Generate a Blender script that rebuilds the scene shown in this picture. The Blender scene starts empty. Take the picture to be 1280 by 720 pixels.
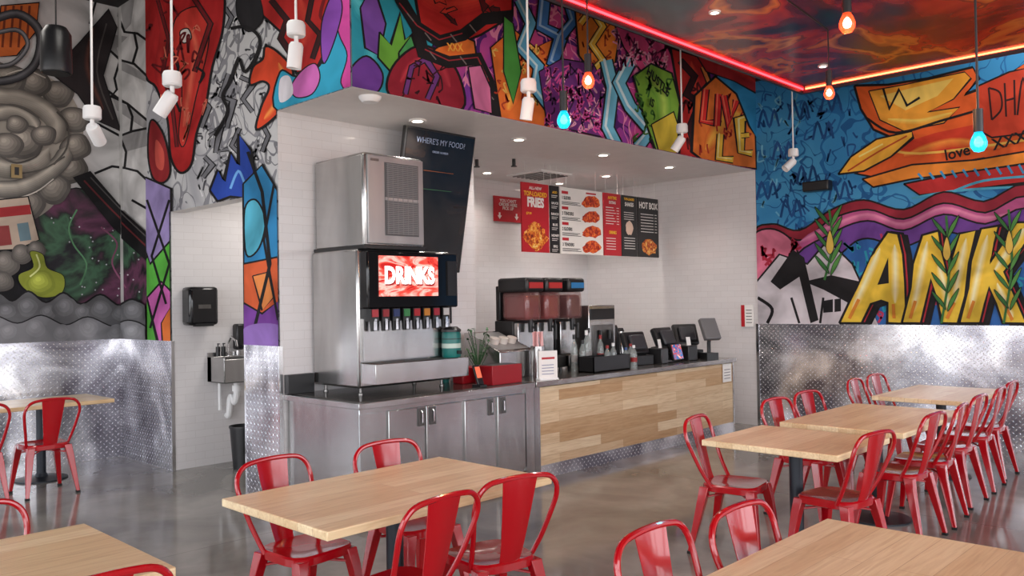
import bpy, math, random
from mathutils import Vector, Matrix
random.seed(7)
sc=bpy.context.scene
sc.view_settings.view_transform='Standard'
F=1045.0; A=math.radians(44); P=math.atan(15.5/F); RO=0.0167
CAM=Vector((0,0,1.65))
FW=Vector((math.cos(A)*math.cos(P),math.sin(A)*math.cos(P),math.sin(P)))
R0=Vector((math.sin(A),-math.cos(A),0)); U0=R0.cross(FW)
CX=R0*math.cos(RO)-U0*math.sin(RO); CY=R0*math.sin(RO)+U0*math.cos(RO)
cd=bpy.data.cameras.new('camera'); cd.sensor_width=36; cd.lens=36*F/1280; cd.clip_end=200
co=bpy.data.objects.new('camera',cd); sc.collection.objects.link(co)
m=Matrix((CX,CY,-FW)).transposed().to_4x4(); m.translation=CAM; co.matrix_world=m; sc.camera=co

# ---------- node helpers / materials ----------
def lin(c):
    return tuple(((x/255)/12.92 if x/255<=.04045 else ((x/255+.055)/1.055)**2.4) for x in c[:3])+(1,)
class N:
    def __init__(s,name):
        s.m=bpy.data.materials.new(name); s.m.use_nodes=True; s.t=s.m.node_tree; s.b=s.t.nodes['Principled BSDF']
    def n(s,typ,**kw):
        x=s.t.nodes.new(typ)
        for k,v in kw.items(): s.set(x.inputs[k.replace('__',' ')],v)
        return x
    def set(s,i,v):
        if isinstance(v,bpy.types.NodeSocket): s.t.links.new(v,i)
        else: i.default_value=v
    def math(s,op,a,b=None,c=None):
        x=s.t.nodes.new('ShaderNodeMath'); x.operation=op
        s.set(x.inputs[0],a)
        if b is not None: s.set(x.inputs[1],b)
        if c is not None: s.set(x.inputs[2],c)
        return x.outputs[0]
    def mix(s,f,a,b,blend='MIX'):
        x=s.t.nodes.new('ShaderNodeMix'); x.data_type='RGBA'; x.blend_type=blend
        s.set(x.inputs[0],f); s.set(x.inputs[6],a); s.set(x.inputs[7],b); return x.outputs[2]
    def coord(s,scale=(1,1,1),loc=(0,0,0)):
        c=s.t.nodes.new('ShaderNodeNewGeometry').outputs['Position']
        mp=s.n('ShaderNodeMapping'); s.t.links.new(c,mp.inputs[0]); mp.inputs['Scale'].default_value=scale; mp.inputs['Location'].default_value=loc
        return mp.outputs[0]
    def obj(s,scale=(1,1,1)):
        c=s.t.nodes.new('ShaderNodeTexCoord').outputs['Object']
        mp=s.n('ShaderNodeMapping'); s.t.links.new(c,mp.inputs[0]); mp.inputs['Scale'].default_value=scale
        return mp.outputs[0]
    def noise(s,vec,scale=5,detail=3,dist=0):
        x=s.t.nodes.new('ShaderNodeTexNoise'); s.t.links.new(vec,x.inputs['Vector']); x.inputs['Scale'].default_value=scale; x.inputs['Detail'].default_value=detail; x.inputs['Distortion'].default_value=dist
        return x.outputs['Fac']
    def ramp(s,f,stops,interp='LINEAR'):
        x=s.t.nodes.new('ShaderNodeValToRGB'); x.color_ramp.interpolation=interp
        e=x.color_ramp.elements
        while len(e)<len(stops): e.new(.5)
        for i,(p,c) in enumerate(stops): e[i].position=p; e[i].color=lin(c)
        s.t.links.new(f,x.inputs[0]); return x.outputs[0]
    def bump(s,h,strength=.2,dist=.01):
        x=s.t.nodes.new('ShaderNodeBump'); x.inputs['Strength'].default_value=strength; x.inputs['Distance'].default_value=dist
        s.t.links.new(h,x.inputs['Height']); s.t.links.new(x.outputs[0],s.b.inputs['Normal'])
    def out(s,col=None,rough=None,metal=None):
        if col is not None: s.set(s.b.inputs['Base Color'],col)
        if rough is not None: s.set(s.b.inputs['Roughness'],rough)
        if metal is not None: s.set(s.b.inputs['Metallic'],metal)
        return s.m
_mc={}
def M(name,c,rough=.5,metal=0,emit=0,coat=0,alpha=1,trans=0,var=.08,ns=6):
    if name in _mc: return _mc[name]
    k=N(name); v=k.noise(k.obj(),ns,3)
    l=lin(c); lo=tuple(x*(1-var) for x in l[:3])+(1,); hi=tuple(min(1,x*(1+var)) for x in l[:3])+(1,)
    col=k.mix(v,lo,hi); k.out(col,rough,metal)
    if emit: k.set(k.b.inputs['Emission Color'],l); k.b.inputs['Emission Strength'].default_value=emit
    if coat: k.b.inputs['Coat Weight'].default_value=coat; k.b.inputs['Coat Roughness'].default_value=.06
    if trans: k.b.inputs['Transmission Weight'].default_value=trans
    if alpha<1: k.b.inputs['Alpha'].default_value=alpha
    _mc[name]=k.m; return k.m
def paint(c):
    nm='paint_%02x%02x%02x'%tuple(c)
    if nm in _mc: return _mc[nm]
    k=N(nm); v=k.noise(k.coord(),2.2,3,.6); l=lin(c)
    f=k.ramp(v,[(.34,(0,0,0)),(.66,(255,255,255))])
    col=k.mix(f,tuple(x*.6 for x in l[:3])+(1,),tuple(min(1,x*1.15+.01) for x in l[:3])+(1,))
    k.out(col,.6); k.b.inputs['Specular IOR Level'].default_value=.25; _mc[nm]=k.m; return k.m
def scrib(name,bg,bg2,line,w=.03,scale=3,dist=1.2,line2=None):
    if name in _mc: return _mc[name]
    k=N(name); co=k.coord()
    a=k.noise(co,scale,1.2,dist); l1=k.math('LESS_THAN',k.math('ABSOLUTE',k.math('SUBTRACT',a,.5)),w)
    b=k.noise(k.coord(loc=(7,3,5)),scale*.4,2,.8); bf=k.ramp(b,[(.45,(0,0,0)),(.58,(255,255,255))])
    col=k.mix(bf,lin(bg),lin(bg2)); col=k.mix(l1,col,lin(line))
    if line2:
        c2=k.noise(k.coord(loc=(1,9,2)),scale*1.3,1,1); l2=k.math('LESS_THAN',k.math('ABSOLUTE',k.math('SUBTRACT',c2,.5)),w*.8); col=k.mix(l2,col,lin(line2))
    k.out(col,.6); k.b.inputs['Specular IOR Level'].default_value=.25; _mc[name]=k.m; return k.m
def swirl(name,stops,scale=2,dist=2.5,detail=2,rough=.6,interp='LINEAR',sc3=(1,1,1)):
    if name in _mc: return _mc[name]
    k=N(name); a=k.noise(k.coord(scale=sc3),scale,detail,dist); k.out(k.ramp(a,stops,interp),rough); k.b.inputs['Specular IOR Level'].default_value=.25; _mc[name]=k.m; return k.m
def planevec(k,ax):
    g=k.t.nodes.new('ShaderNodeNewGeometry').outputs['Position']; s=k.t.nodes.new('ShaderNodeSeparateXYZ'); k.t.links.new(g,s.inputs[0])
    c=k.t.nodes.new('ShaderNodeCombineXYZ'); k.t.links.new(s.outputs[1 if ax=='X' else 0],c.inputs[0]); k.t.links.new(s.outputs[2],c.inputs[1])
    return c.outputs[0],s.outputs[1 if ax=='X' else 0],s.outputs[2]
def brick(k,vec,w,h,c1,c2,mort,ms,off=.5):
    x=k.t.nodes.new('ShaderNodeTexBrick'); k.t.links.new(vec,x.inputs['Vector'])
    x.inputs['Scale'].default_value=1; x.inputs['Brick Width'].default_value=w; x.inputs['Row Height'].default_value=h
    x.inputs['Mortar Size'].default_value=ms; x.inputs['Color1'].default_value=lin(c1); x.inputs['Color2'].default_value=lin(c2); x.inputs['Mortar'].default_value=lin(mort)
    x.offset=off; return x
def tile(ax):
    k=N('white_subway_tile_'+ax); v,_,_=planevec(k,ax); b=brick(k,v,.2,.075,(222,219,219),(218,215,215),(207,203,202),.002)
    k.bump(k.math('SUBTRACT',1,b.outputs['Fac']),.10,.003); return k.out(b.outputs['Color'],.1)
def diamond(ax,met=.9,nm=''):
    # tread plate: short bars alternately leaning left and right
    k=N('diamond_plate_'+ax+nm); v,a,z=planevec(k,ax); p=.062
    u=k.math('DIVIDE',k.math('ADD',a,z),p); w=k.math('DIVIDE',k.math('SUBTRACT',a,z),p)
    fu=k.math('ABSOLUTE',k.math('SUBTRACT',k.math('FRACT',u),.5)); fw=k.math('ABSOLUTE',k.math('SUBTRACT',k.math('FRACT',w),.5))
    ch=k.math('MODULO',k.math('ABSOLUTE',k.math('ADD',k.math('FLOOR',u),k.math('FLOOR',w))),2)
    e1=k.math('ADD',k.math('MULTIPLY',fu,2.4),k.math('MULTIPLY',fw,6.5)); e2=k.math('ADD',k.math('MULTIPLY',fu,6.5),k.math('MULTIPLY',fw,2.4))
    mx=k.t.nodes.new('ShaderNodeMix'); k.set(mx.inputs[0],ch); k.set(mx.inputs[2],e1); k.set(mx.inputs[3],e2); e=mx.outputs[0]
    h=k.math('MINIMUM',1,k.math('MAXIMUM',0,k.math('MULTIPLY',k.math('SUBTRACT',1.05,e),2)))
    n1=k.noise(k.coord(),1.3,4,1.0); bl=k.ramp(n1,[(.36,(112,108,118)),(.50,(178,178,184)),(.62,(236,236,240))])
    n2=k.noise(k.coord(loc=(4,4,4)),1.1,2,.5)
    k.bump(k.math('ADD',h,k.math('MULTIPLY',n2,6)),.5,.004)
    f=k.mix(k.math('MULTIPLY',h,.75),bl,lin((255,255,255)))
    return k.out(f,.22,met)
def woodmat(name,c1,c2,mort,w,h,axis='obj',ms=.0012,gr=.3,rough=.35,glo=(196,168,130)):
    k=N(name)
    if axis=='obj':
        v=k.obj(); oi=k.t.nodes.new('ShaderNodeObjectInfo'); ad=k.n('ShaderNodeVectorMath'); ad.operation='ADD'
        k.t.links.new(v,ad.inputs[0]); cc=k.t.nodes.new('ShaderNodeCombineXYZ'); k.t.links.new(k.math('MULTIPLY',oi.outputs['Random'],9),cc.inputs[0]); k.t.links.new(cc.outputs[0],ad.inputs[1]); v=ad.outputs[0]
    else: v,_,_=planevec(k,axis)
    b=brick(k,v,w,h,c1,c2,mort,ms,.37)
    mp=k.n('ShaderNodeMapping'); k.t.links.new(v,mp.inputs[0]); mp.inputs['Scale'].default_value=(2,28,28)
    g=k.noise(mp.outputs[0],1.6,6,1.2)
    f=k.ramp(g,[(.3,glo),(.62,(255,255,255))])
    col=k.mix(gr,b.outputs['Color'],f,'MULTIPLY'); return k.out(col,rough)
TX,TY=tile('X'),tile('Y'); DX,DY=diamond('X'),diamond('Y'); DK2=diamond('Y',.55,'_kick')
def steelm(name,c,rough,metal=1.0):
    k=N(name); g=k.noise(k.obj((1,1,.25)),5,3,.6); k.out(k.mix(g,lin(tuple(x*.8 for x in c)),lin(tuple(min(255,x*1.1) for x in c))),rough,metal); return k.m
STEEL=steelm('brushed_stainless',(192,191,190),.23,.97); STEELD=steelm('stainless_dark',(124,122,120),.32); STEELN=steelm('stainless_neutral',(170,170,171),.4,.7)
CHROME=M('chrome',(220,220,222),.12,1)
BLACK=M('black_plastic',(26,26,28),.35); BLKM=M('black_metal',(34,40,48),.4,.3); BLKG=M('black_gloss',(16,16,19),.1)
RED=M('red_chair_metal',(172,5,20),.2,0,coat=.6,var=.05); WHITE=M('white_paint',(230,228,226),.45); WPL=M('white_plastic',(240,240,240),.3)
PAPER=M('white_paper',(240,238,234),.6); RUB=M('black_rubber',(18,18,18),.7)
TABW=woodmat('maple_table_top',(250,230,190),(226,194,148),(208,178,136),1.1,.11,gr=.4,rough=.3)
CNTW=woodmat('mixed_plank_front',(238,218,184),(196,162,122),(176,148,116),1.0,.10,'Y',.0010,.4,.45)
DARKTOP=M('dark_stone_top',(70,68,66),.15)

# ---------- geometry ----------
def gbox(x0,y0,z0,x1,y1,z1):
    return ([(x0,y0,z0),(x1,y0,z0),(x1,y1,z0),(x0,y1,z0),(x0,y0,z1),(x1,y0,z1),(x1,y1,z1),(x0,y1,z1)],
            [(0,3,2,1),(4,5,6,7),(0,1,5,4),(1,2,6,5),(2,3,7,6),(3,0,4,7)])
def gcyl(x,y,z0,z1,r0,r1=None,n=24): 
    return glathe([(0,z0),(r0,z0),(r1 if r1 is not None else r0,z1),(0,z1)],x,y,n)
def glathe(pr,x=0,y=0,n=24):
    vs=[];fs=[];idx=[]
    for r,z in pr:
        if r<1e-6: idx.append([len(vs)]); vs.append((x,y,z))
        else:
            idx.append(list(range(len(vs),len(vs)+n)))
            for i in range(n): a=2*math.pi*i/n; vs.append((x+r*math.cos(a),y+r*math.sin(a),z))
    for a,b in zip(idx,idx[1:]):
        for i in range(n):
            j=(i+1)%n
            if len(a)==1 and len(b)==1: break
            if len(a)==1: fs.append((a[0],b[j],b[i]))
            elif len(b)==1: fs.append((a[i],a[j],b[0]))
            else: fs.append((a[i],a[j],b[j],b[i]))
    return vs,fs
def gtube(path,r,n=8,flat=1.0):
    path=[Vector(p) for p in path]; vs=[];fs=[]; k=len(path)
    t=(path[1]-path[0]).normalized(); up=Vector((0,0,1)) if abs(t.z)<.9 else Vector((0,1,0))
    u=t.cross(up).normalized()
    for i,p in enumerate(path):
        if i==0: t=(path[1]-p)
        elif i==k-1: t=(p-path[i-1])
        else: t=(path[i+1]-path[i-1])
        t.normalize(); u=(u-t*u.dot(t)).normalized(); w=t.cross(u)
        rr=r[i] if isinstance(r,(list,tuple)) else r
        for j in range(n):
            a=2*math.pi*j/n+math.pi/n; vs.append(tuple(p+u*math.cos(a)*rr+w*math.sin(a)*rr*flat))
    for i in range(k-1):
        for j in range(n):
            q=(j+1)%n; fs.append((i*n+j,i*n+q,(i+1)*n+q,(i+1)*n+j))
    fs.append(tuple(reversed(range(n)))); fs.append(tuple(range((k-1)*n,k*n)))
    return vs,fs
def gx(g,mx): return ([tuple(mx@Vector(v)) for v in g[0]],g[1])
def rotx(a,p=(0,0,0)): p=Vector(p); return Matrix.Translation(p)@Matrix.Rotation(math.radians(a),4,'X')@Matrix.Translation(-p)
def rotz(a,p=(0,0,0)): p=Vector(p); return Matrix.Translation(p)@Matrix.Rotation(math.radians(a),4,'Z')@Matrix.Translation(-p)
def roty(a,p=(0,0,0)): p=Vector(p); return Matrix.Translation(p)@Matrix.Rotation(math.radians(a),4,'Y')@Matrix.Translation(-p)
def gprism(pts,z0,z1):
    n=len(pts); vs=[(x,y,z0) for x,y in pts]+[(x,y,z1) for x,y in pts]
    return vs,[tuple(reversed(range(n))),tuple(range(n,2*n))]+[(i,(i+1)%n,n+(i+1)%n,n+i) for i in range(n)]
def spl(pts,sub=5,closed=False):
    out=[];n=len(pts); P_=[Vector(p) for p in pts]
    rng=range(n) if closed else range(n-1)
    for i in rng:
        if closed: a,b,c,d=P_[(i-1)%n],P_[i],P_[(i+1)%n],P_[(i+2)%n]
        else: a,b,c,d=P_[max(i-1,0)],P_[i],P_[i+1],P_[min(i+2,n-1)]
        for k in range(sub):
            t=k/sub; out.append(.5*((2*b)+(c-a)*t+(2*a-5*b+4*c-d)*t*t+(3*b-a-3*c+d)*t**3))
    if not closed: out.append(P_[-1])
    return out
def mesh(name,geos,mats,origin=(0,0,0),bevel=0,smooth=True):
    if isinstance(geos,tuple): geos=[geos]
    if not isinstance(mats,list): mats=[mats]*len(geos)
    vs=[];fs=[];mi=[];ml=[]
    ox,oy,oz=origin
    for g,mm in zip(geos,mats):
        if mm not in ml: ml.append(mm)
        b=len(vs); vs+=[(v[0]-ox,v[1]-oy,v[2]-oz) for v in g[0]]
        for f in g[1]: fs.append(tuple(i+b for i in f)); mi.append(ml.index(mm))
    me=bpy.data.meshes.new(name); me.from_pydata(vs,[],fs)
    for mm in ml: me.materials.append(mm)
    me.polygons.foreach_set('material_index',mi)
    if smooth:
        me.polygons.foreach_set('use_smooth',[True]*len(fs)); me.set_sharp_from_angle(angle=math.radians(35))
    me.update(); return me
def part(name,geos,mats,parent,bevel=0,smooth=True,label=None):
    me=mesh(name,geos,mats,(0,0,0),0,smooth); o=bpy.data.objects.new(name,me); sc.collection.objects.link(o)
    o.parent=parent
    if bevel: b=o.modifiers.new('bevel','BEVEL'); b.width=bevel; b.segments=2; b.limit_method='ANGLE'
    if label: o['label']=label
    return o
def top(name,geos,mats,label,cat,origin,bevel=0,smooth=True):
    me=mesh(name,geos,mats,origin,0,smooth); o=bpy.data.objects.new(name,me); sc.collection.objects.link(o); o.location=origin
    if bevel: b=o.modifiers.new('bevel','BEVEL'); b.width=bevel; b.segments=2; b.limit_method='ANGLE'
    o['label']=label; o['category']=cat; return o
def struct(name,geos,mats,bevel=0):
    me=mesh(name,geos,mats,(0,0,0),0,False); o=bpy.data.objects.new(name,me); sc.collection.objects.link(o); o['kind']='structure'; return o
def root(name,label,cat,loc=(0,0,0),rz=0,group=None):
    o=bpy.data.objects.new(name,None); sc.collection.objects.link(o); o.empty_display_size=.1
    o.location=loc; o.rotation_euler=(0,0,math.radians(rz)); o['label']=label; o['category']=cat
    if group: o['group']=group
    return o
def clone(rt,loc,rz=0,label=None):
    n=rt.copy(); sc.collection.objects.link(n); n.location=loc; n.rotation_euler=(0,0,math.radians(rz))
    if label: n['label']=label
    def rec(s,d):
        for c in list(s.children):
            q=c.copy(); sc.collection.objects.link(q); q.parent=d; q.matrix_parent_inverse=c.matrix_parent_inverse.copy(); rec(c,q)
    rec(rt,n); return n
def plane_root(name,label,cat,origin,right,nrm):
    o=bpy.data.objects.new(name,None); sc.collection.objects.link(o)
    r=Vector(right).normalized(); n=Vector(nrm).normalized(); u=n.cross(r)
    mm=Matrix((r,u,n)).transposed().to_4x4(); mm.translation=Vector(origin); o.matrix_world=mm
    o['label']=label; o['category']=cat; return o
def textmesh(s,size,bold=.0,align='CENTER',sx=1.0):
    c=bpy.data.curves.new('t','FONT'); c.body=s; c.size=size; c.align_x=align; c.align_y='CENTER'; c.offset=bold*size; c.extrude=.0006; c.resolution_u=3; c.space_line=.85
    o=bpy.data.objects.new('t',c); sc.collection.objects.link(o)
    dg=bpy.context.evaluated_depsgraph_get(); me=bpy.data.meshes.new_from_object(o.evaluated_get(dg))
    bpy.data.objects.remove(o); me.transform(Matrix.Scale(sx,4,(1,0,0))); return me
def text(parent,s,x,y,size,mt,z=.003,bold=.02,align='CENTER',sx=1.0,rot=0):
    me=textmesh(s,size,bold,align,sx); me.materials.clear(); me.materials.append(mt)
    o=bpy.data.objects.new('lettering',me); sc.collection.objects.link(o); o.parent=parent; o.location=(x,y,z); o.rotation_euler=(0,0,math.radians(rot)); return o

# ---------- room ----------
XL,YB,YF,XR,YD,YK=3.67,9.6,5.17,9.88,6.24,7.95
ZS=3.27; ZC=5.0; WZ=1.30
k=N('polished_concrete'); g=k.coord()
a=k.noise(g,1.1,6,1.0); b=k.noise(g,9,5,.3)
col=k.ramp(a,[(.32,(112,110,105)),(.5,(140,137,131)),(.68,(164,160,153))]); col=k.mix(k.math('MULTIPLY',b,.35),col,lin((104,101,97)))
s=k.t.nodes.new('ShaderNodeSeparateXYZ'); k.t.links.new(g,s.inputs[0])
def joint(o,off): 
    return k.math('LESS_THAN',k.math('ABSOLUTE',k.math('SUBTRACT',k.math('FRACT',k.math('MULTIPLY',k.math('ADD',o,off),1/3.0)),.5)),.0012)
j=k.math('MAXIMUM',joint(s.outputs[0],.9),joint(s.outputs[1],2.0))
col=k.mix(k.math('MULTIPLY',j,.6),col,lin((80,77,72))); k.out(col,k.math('ADD',k.math('MULTIPLY',a,.16),.02)); FLOORM=k.m
struct('floor',gbox(-4.2,-4.2,-.1,10.2,9.8,0),FLOORM)
DK=M('dark_ceiling_paint',(24,22,24),.7); GW=paint((196,194,192))
struct('ceiling',gbox(-4.2,-4.2,ZC,10.2,9.8,ZC+.1),DK)
struct('wall_back',gbox(-4.2,YB,0,XL,YB+.15,ZC),GW)
struct('wall_right',gbox(XR,-4.2,0,XR+.15,YF,ZC),DK)
def fbox(x0,y0,z0,x1,y1,z1,sides,other):
    v,f=gbox(x0,y0,z0,x1,y1,z1); inv={0:'-z',1:'+z',2:'-y',3:'+x',4:'+y',5:'-x'}
    return [(v,[ff]) for ff in f],[sides.get(inv[i],other) for i in range(6)]
gs,ms=fbox(XL,YD,0,5.92,6.82,ZS,{'-y':TY,'+x':TX,'+y':TY},GW); g2,m2=fbox(XL,YD,ZS,XL+.15,6.82,ZC,{},GW); struct('wall_alcove',gs+g2,ms+m2)
gs,ms=fbox(XL,8.30,0,6.0,YB+.15,ZC,{'-y':TY},GW); struct('wall_passage',gs,ms)
struct('wall_doorway',gbox(XL,6.82,2.60,XL+.15,8.30,ZC),WHITE)
struct('wall_passage_end',gbox(5.9,6.82,0,6.0,8.30,ZS),TX)
struct('wall_kitchen_left',gbox(XL,YF+.1,ZS+.02,XL+.12,YD,ZC),WHITE)
struct('wall_kitchen_front',gbox(XL,YF,ZS,XR,YF+.1,ZC),DK)
struct('wall_kitchen_back',gbox(6.0,YK,0,XR+.1,YK+.1,ZS+.05),TY)
struct('wall_kitchen_right',gbox(XR,YF,0,XR+.15,YK,ZC),TX)
SOF=M('soffit_white',(228,225,223),.5)
struct('ceiling_kitchen',gbox(XL+.001,YF+.001,ZS-.002,XR,YK,ZS+.12),SOF)
struct('ceiling_passage',gbox(XL+.15,6.82,ZS-.3,5.9,8.3,ZS-.25),SOF)
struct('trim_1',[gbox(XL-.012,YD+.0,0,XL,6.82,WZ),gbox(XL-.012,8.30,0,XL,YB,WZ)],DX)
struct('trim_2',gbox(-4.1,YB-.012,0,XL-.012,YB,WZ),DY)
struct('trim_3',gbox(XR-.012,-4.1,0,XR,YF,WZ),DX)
struct('trim_4',[gbox(XL-.016,YD-.004,0,XL+.02,YD+.01,WZ),gbox(XR-.016,YF-.01,0,XR+.01,YF+.03,WZ),gbox(XL-.014,6.80,0,XL+.02,6.825,WZ),gbox(XL-.014,8.295,0,XL+.02,8.32,WZ)],CHROME)
# storefront windows behind the diner
FR=M('window_frame',(50,50,52),.4,.5)
def mull(ax,c):
    gs=[]
    for i in range(10):
        t=-4.1+i*1.52 
        gs.append(gbox(c,t-.06,0,c+.1,t+.06,4.4) if ax=='X' else gbox(t-.06,c,0,t+.06,c+.1,4.4))
    for z in (0,2.4,4.3):
        gs.append(gbox(c,-4.1,z,c+.1,9.6,z+.12) if ax=='X' else gbox(-4.1,c,z,9.9,c+.1,z+.12))
    return gs
struct('window_1',mull('X',-4.15),FR); struct('window_2',mull('Y',-4.15),FR)
SW=M('storefront_wall',(110,106,104),.6)
struct('wall_left',[gbox(-4.2,-4.2,3.9,-4.1,9.6,ZC),gbox(-4.2,-4.2,0,-4.1,9.6,.3)],SW); struct('wall_front',[gbox(-4.2,-4.2,3.9,9.9,-4.1,ZC),gbox(-4.2,-4.2,0,9.9,-4.1,.3)],SW)

# canopy
cz=3.88
k=N('painted_canopy'); g=k.coord()
a=k.noise(g,1.0,3.5,.5)
base=k.ramp(a,[(.30,(20,54,62)),(.38,(40,30,44)),(.44,(120,24,26)),(.49,(186,50,28)),(.53,(220,126,48)),(.57,(120,44,36)),(.64,(44,38,50)),(.74,(36,84,84))])
ln=k.math('LESS_THAN',k.math('ABSOLUTE',k.math('SUBTRACT',k.math('FRACT',k.math('MULTIPLY',a,13)),.5)),.06)
col=k.mix(k.math('MULTIPLY',ln,.55),base,lin((36,20,24))); k.out(col,.2); CANM=k.m
struct('ceiling_canopy',gbox(0.5,-3.9,cz,8.67,3.96,cz+.25),[CANM])
LEDR=M('led_red',(255,28,34),.5,0,emit=22,var=0); LEDO=M('led_orange',(255,84,50),.5,0,emit=14,var=0)
struct('trim_5',gbox(.5,3.953,cz-.013,8.67,3.965,cz),LEDR); struct('trim_6',gbox(8.663,-3.9,cz-.013,8.675,3.93,cz),LEDO)
struct('trim_7',[gbox(.45,3.965,cz-.05,8.72,4.0,cz+.25),gbox(8.675,-3.9,cz-.05,8.72,3.965,cz+.25)],BLKM)

# ---------- murals (measured points of the photograph rectified onto their wall planes) ----------
def onto(u,v,ax,val):
    d=FW+CX*((u-640)/F)+CY*((360-v)/F); t=(val-(CAM.x if ax=='X' else CAM.y))/(d.x if ax=='X' else d.y)
    p=CAM+d*t; return ((p.y if ax=='X' else p.x),p.z)
def clip(poly,r):
    for axis,lim,sg in ((0,r[0],1),(0,r[2],-1),(1,r[1],1),(1,r[3],-1)):
        out=[]
        for i in range(len(poly)):
            a,b=poly[i-1],poly[i]; ia=(a[axis]-lim)*sg>=0; ib=(b[axis]-lim)*sg>=0
            if ia!=ib:
                t=(lim-a[axis])/(b[axis]-a[axis]); out.append((a[0]+(b[0]-a[0])*t,a[1]+(b[1]-a[1])*t))
            if ib: out.append(b)
        poly=out
        if len(poly)<3: return []
    return poly
class Mural:
    def __init__(s,ax,val,regs): s.ax,s.val,s.regs=ax,val,regs; s.v=[];s.f=[];s.mi=[];s.ml=[];s.k=0
    def off(s): return .0015+.00018*s.k
    def add(s,poly,mt,off):
        for r in s.regs:
            p=clip(poly,r)
            if len(p)<3: continue
            ar=sum(p[i-1][0]*p[i][1]-p[i][0]*p[i-1][1] for i in range(len(p)))
            if abs(ar)<1e-6: continue
            if mt not in s.ml: s.ml.append(mt)
            ccw=ar>0; want=(s.ax=='Y')
            if ccw!=want: p=p[::-1]
            b=len(s.v)
            for a,z in p: s.v.append((s.val-off,a,z) if s.ax=='X' else (a,s.val-off,z))
            s.f.append(tuple(range(b,b+len(p)))); s.mi.append(s.ml.index(mt))
    def base(s,mt):
        for r in s.regs: s.add([(r[0],r[1]),(r[2],r[1]),(r[2],r[3]),(r[0],r[3])],mt,.001)
    def pts(s,t,sm,closed=True):
        if isinstance(t,str): t=[tuple(map(float,q.split(','))) for q in t.split()]
        p=[Vector((a,b,0)) for a,b in t]
        return spl(p,5,closed) if sm else p
    def fill(s,t,mt,ol=0,sm=True,olm=None):
        if isinstance(mt,tuple): mt=paint(mt)
        s.k+=1; p=s.pts(t,sm)
        s.add([onto(q.x,q.y,s.ax,s.val) for q in p],mt,s.off())
        if ol: s.k+=1; s._str(p+[p[0]],ol*.75,olm or paint((16,14,18)))
    def line(s,t,w,mt,sm=True):
        if isinstance(mt,tuple): mt=paint(mt)
        s.k+=1; s._str(s.pts(t,sm,False),w,mt)
    taper=False
    def _str(s,p,w,mt):
        off=s.off(); n=len(p); L=[];R=[]
        for i in range(n):
            a=p[max(i-1,0)];b=p[min(i+1,n-1)]; t=(b-a)
            if t.length<1e-6: t=Vector((1,0,0))
            t.normalize(); q=Vector((-t.y,t.x,0)); 
            if 0<i<n-1:
                d1=(p[i]-p[i-1]); 
                if d1.length>1e-6:
                    d1.normalize(); c=abs(d1.dot(t)); q=q/max(c,.55)
            tp=min(1,.25+min(i,n-1-i)*.35) if (s.taper and n>=6) else 1.0
            q=q*w/2*tp; L.append(p[i]+q); R.append(p[i]-q)
        for i in range(n-1):
            s.add([onto(q.x,q.y,s.ax,s.val) for q in (L[i],L[i+1],R[i+1],R[i])],mt,off)
    def script(s,box,n,c,w=2,seed=1,size=14):
        rd=random.Random(seed); x0,y0,x1,y1=box
        for _ in range(n):
            x=rd.uniform(x0,x1);y=rd.uniform(y0,y1); q=[(x+rd.uniform(-size,size)*.6,y+rd.uniform(-size,size)) for i in range(rd.randint(3,5))]
            s.line(q,w,c); s.k-=1
        s.k+=1
    def letter(s,t,w,c,hi=None,ol=4,sm=False,sh=None):
        p=s.pts(t,False)
        s.line(t,w+ol,(16,14,18),sm); s.line(t,w,c,sm)
        if hi: s.line([(q.x-w*.2,q.y-w*.15) for q in p],w*.22,hi,sm)
    def tube(s,t,w,cols,sh=.16):
        s.taper=True
        for i,c in enumerate(cols): 
            f=1-i/len(cols); s.line([(q.x,q.y-w*(1-f)*sh) for q in s.pts(t,False)],w*f,c)
        s.taper=False
    def soft(s,t,w,c0,c1,n=7):
        s.tube(t,w,[tuple(int(a+(b-a)*i/(n-1)) for a,b in zip(c0,c1)) for i in range(n)],.22)
    def puff(s,x,y,r,c0,c1,n=6):
        for i in range(n):
            f=1-i/n; rr=r*f; c=tuple(int(a+(b-a)*i/(n-1)) for a,b in zip(c0,c1)); cx,cy=x-r*(1-f)*.25,y-r*(1-f)*.35
            s.fill([(cx+rr*math.cos(q)*(1+.08*math.sin(3*q+x)),cy+rr*.85*math.sin(q)*(1+.08*math.cos(2*q+y))) for q in [j*math.pi/6 for j in range(12)]],c,0,True)
    def shards(s,box,n,cols,seed,size=20,ol=1.6):
        rd=random.Random(seed); x0,y0,x1,y1=box
        for _ in range(n):
            cx=rd.uniform(x0,x1);cy=rd.uniform(y0,y1); a=rd.uniform(0,6.28); L_=rd.uniform(.6,1.3)*size; W_=rd.uniform(.25,.5)*size
            base=[(-L_,-W_*.4),(L_*.3,-W_*.6),(L_*.3,-W_),(L_,0),(L_*.3,W_),(L_*.3,W_*.5),(-L_*.7,W_*.7)] if rd.random()<.5 else [(-L_,-W_),(L_*.6,-W_*.7),(L_,W_),(0,W_*.4),(-L_*.5,W_)]
            s.fill([(cx+x*math.cos(a)-y*math.sin(a),cy+x*math.sin(a)+y*math.cos(a)) for x,y in base],rd.choice(cols),ol,False)
    def done(s,label):
        me=bpy.data.meshes.new('mural'); me.from_pydata(s.v,[],s.f)
        for mm in s.ml: me.materials.append(mm)
        me.polygons.foreach_set('material_index',s.mi); me.update()
        o=bpy.data.objects.new('mural',me); sc.collection.objects.link(o); o['label']=label; o['category']='mural'; return o
BK=(18,16,20)
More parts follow.
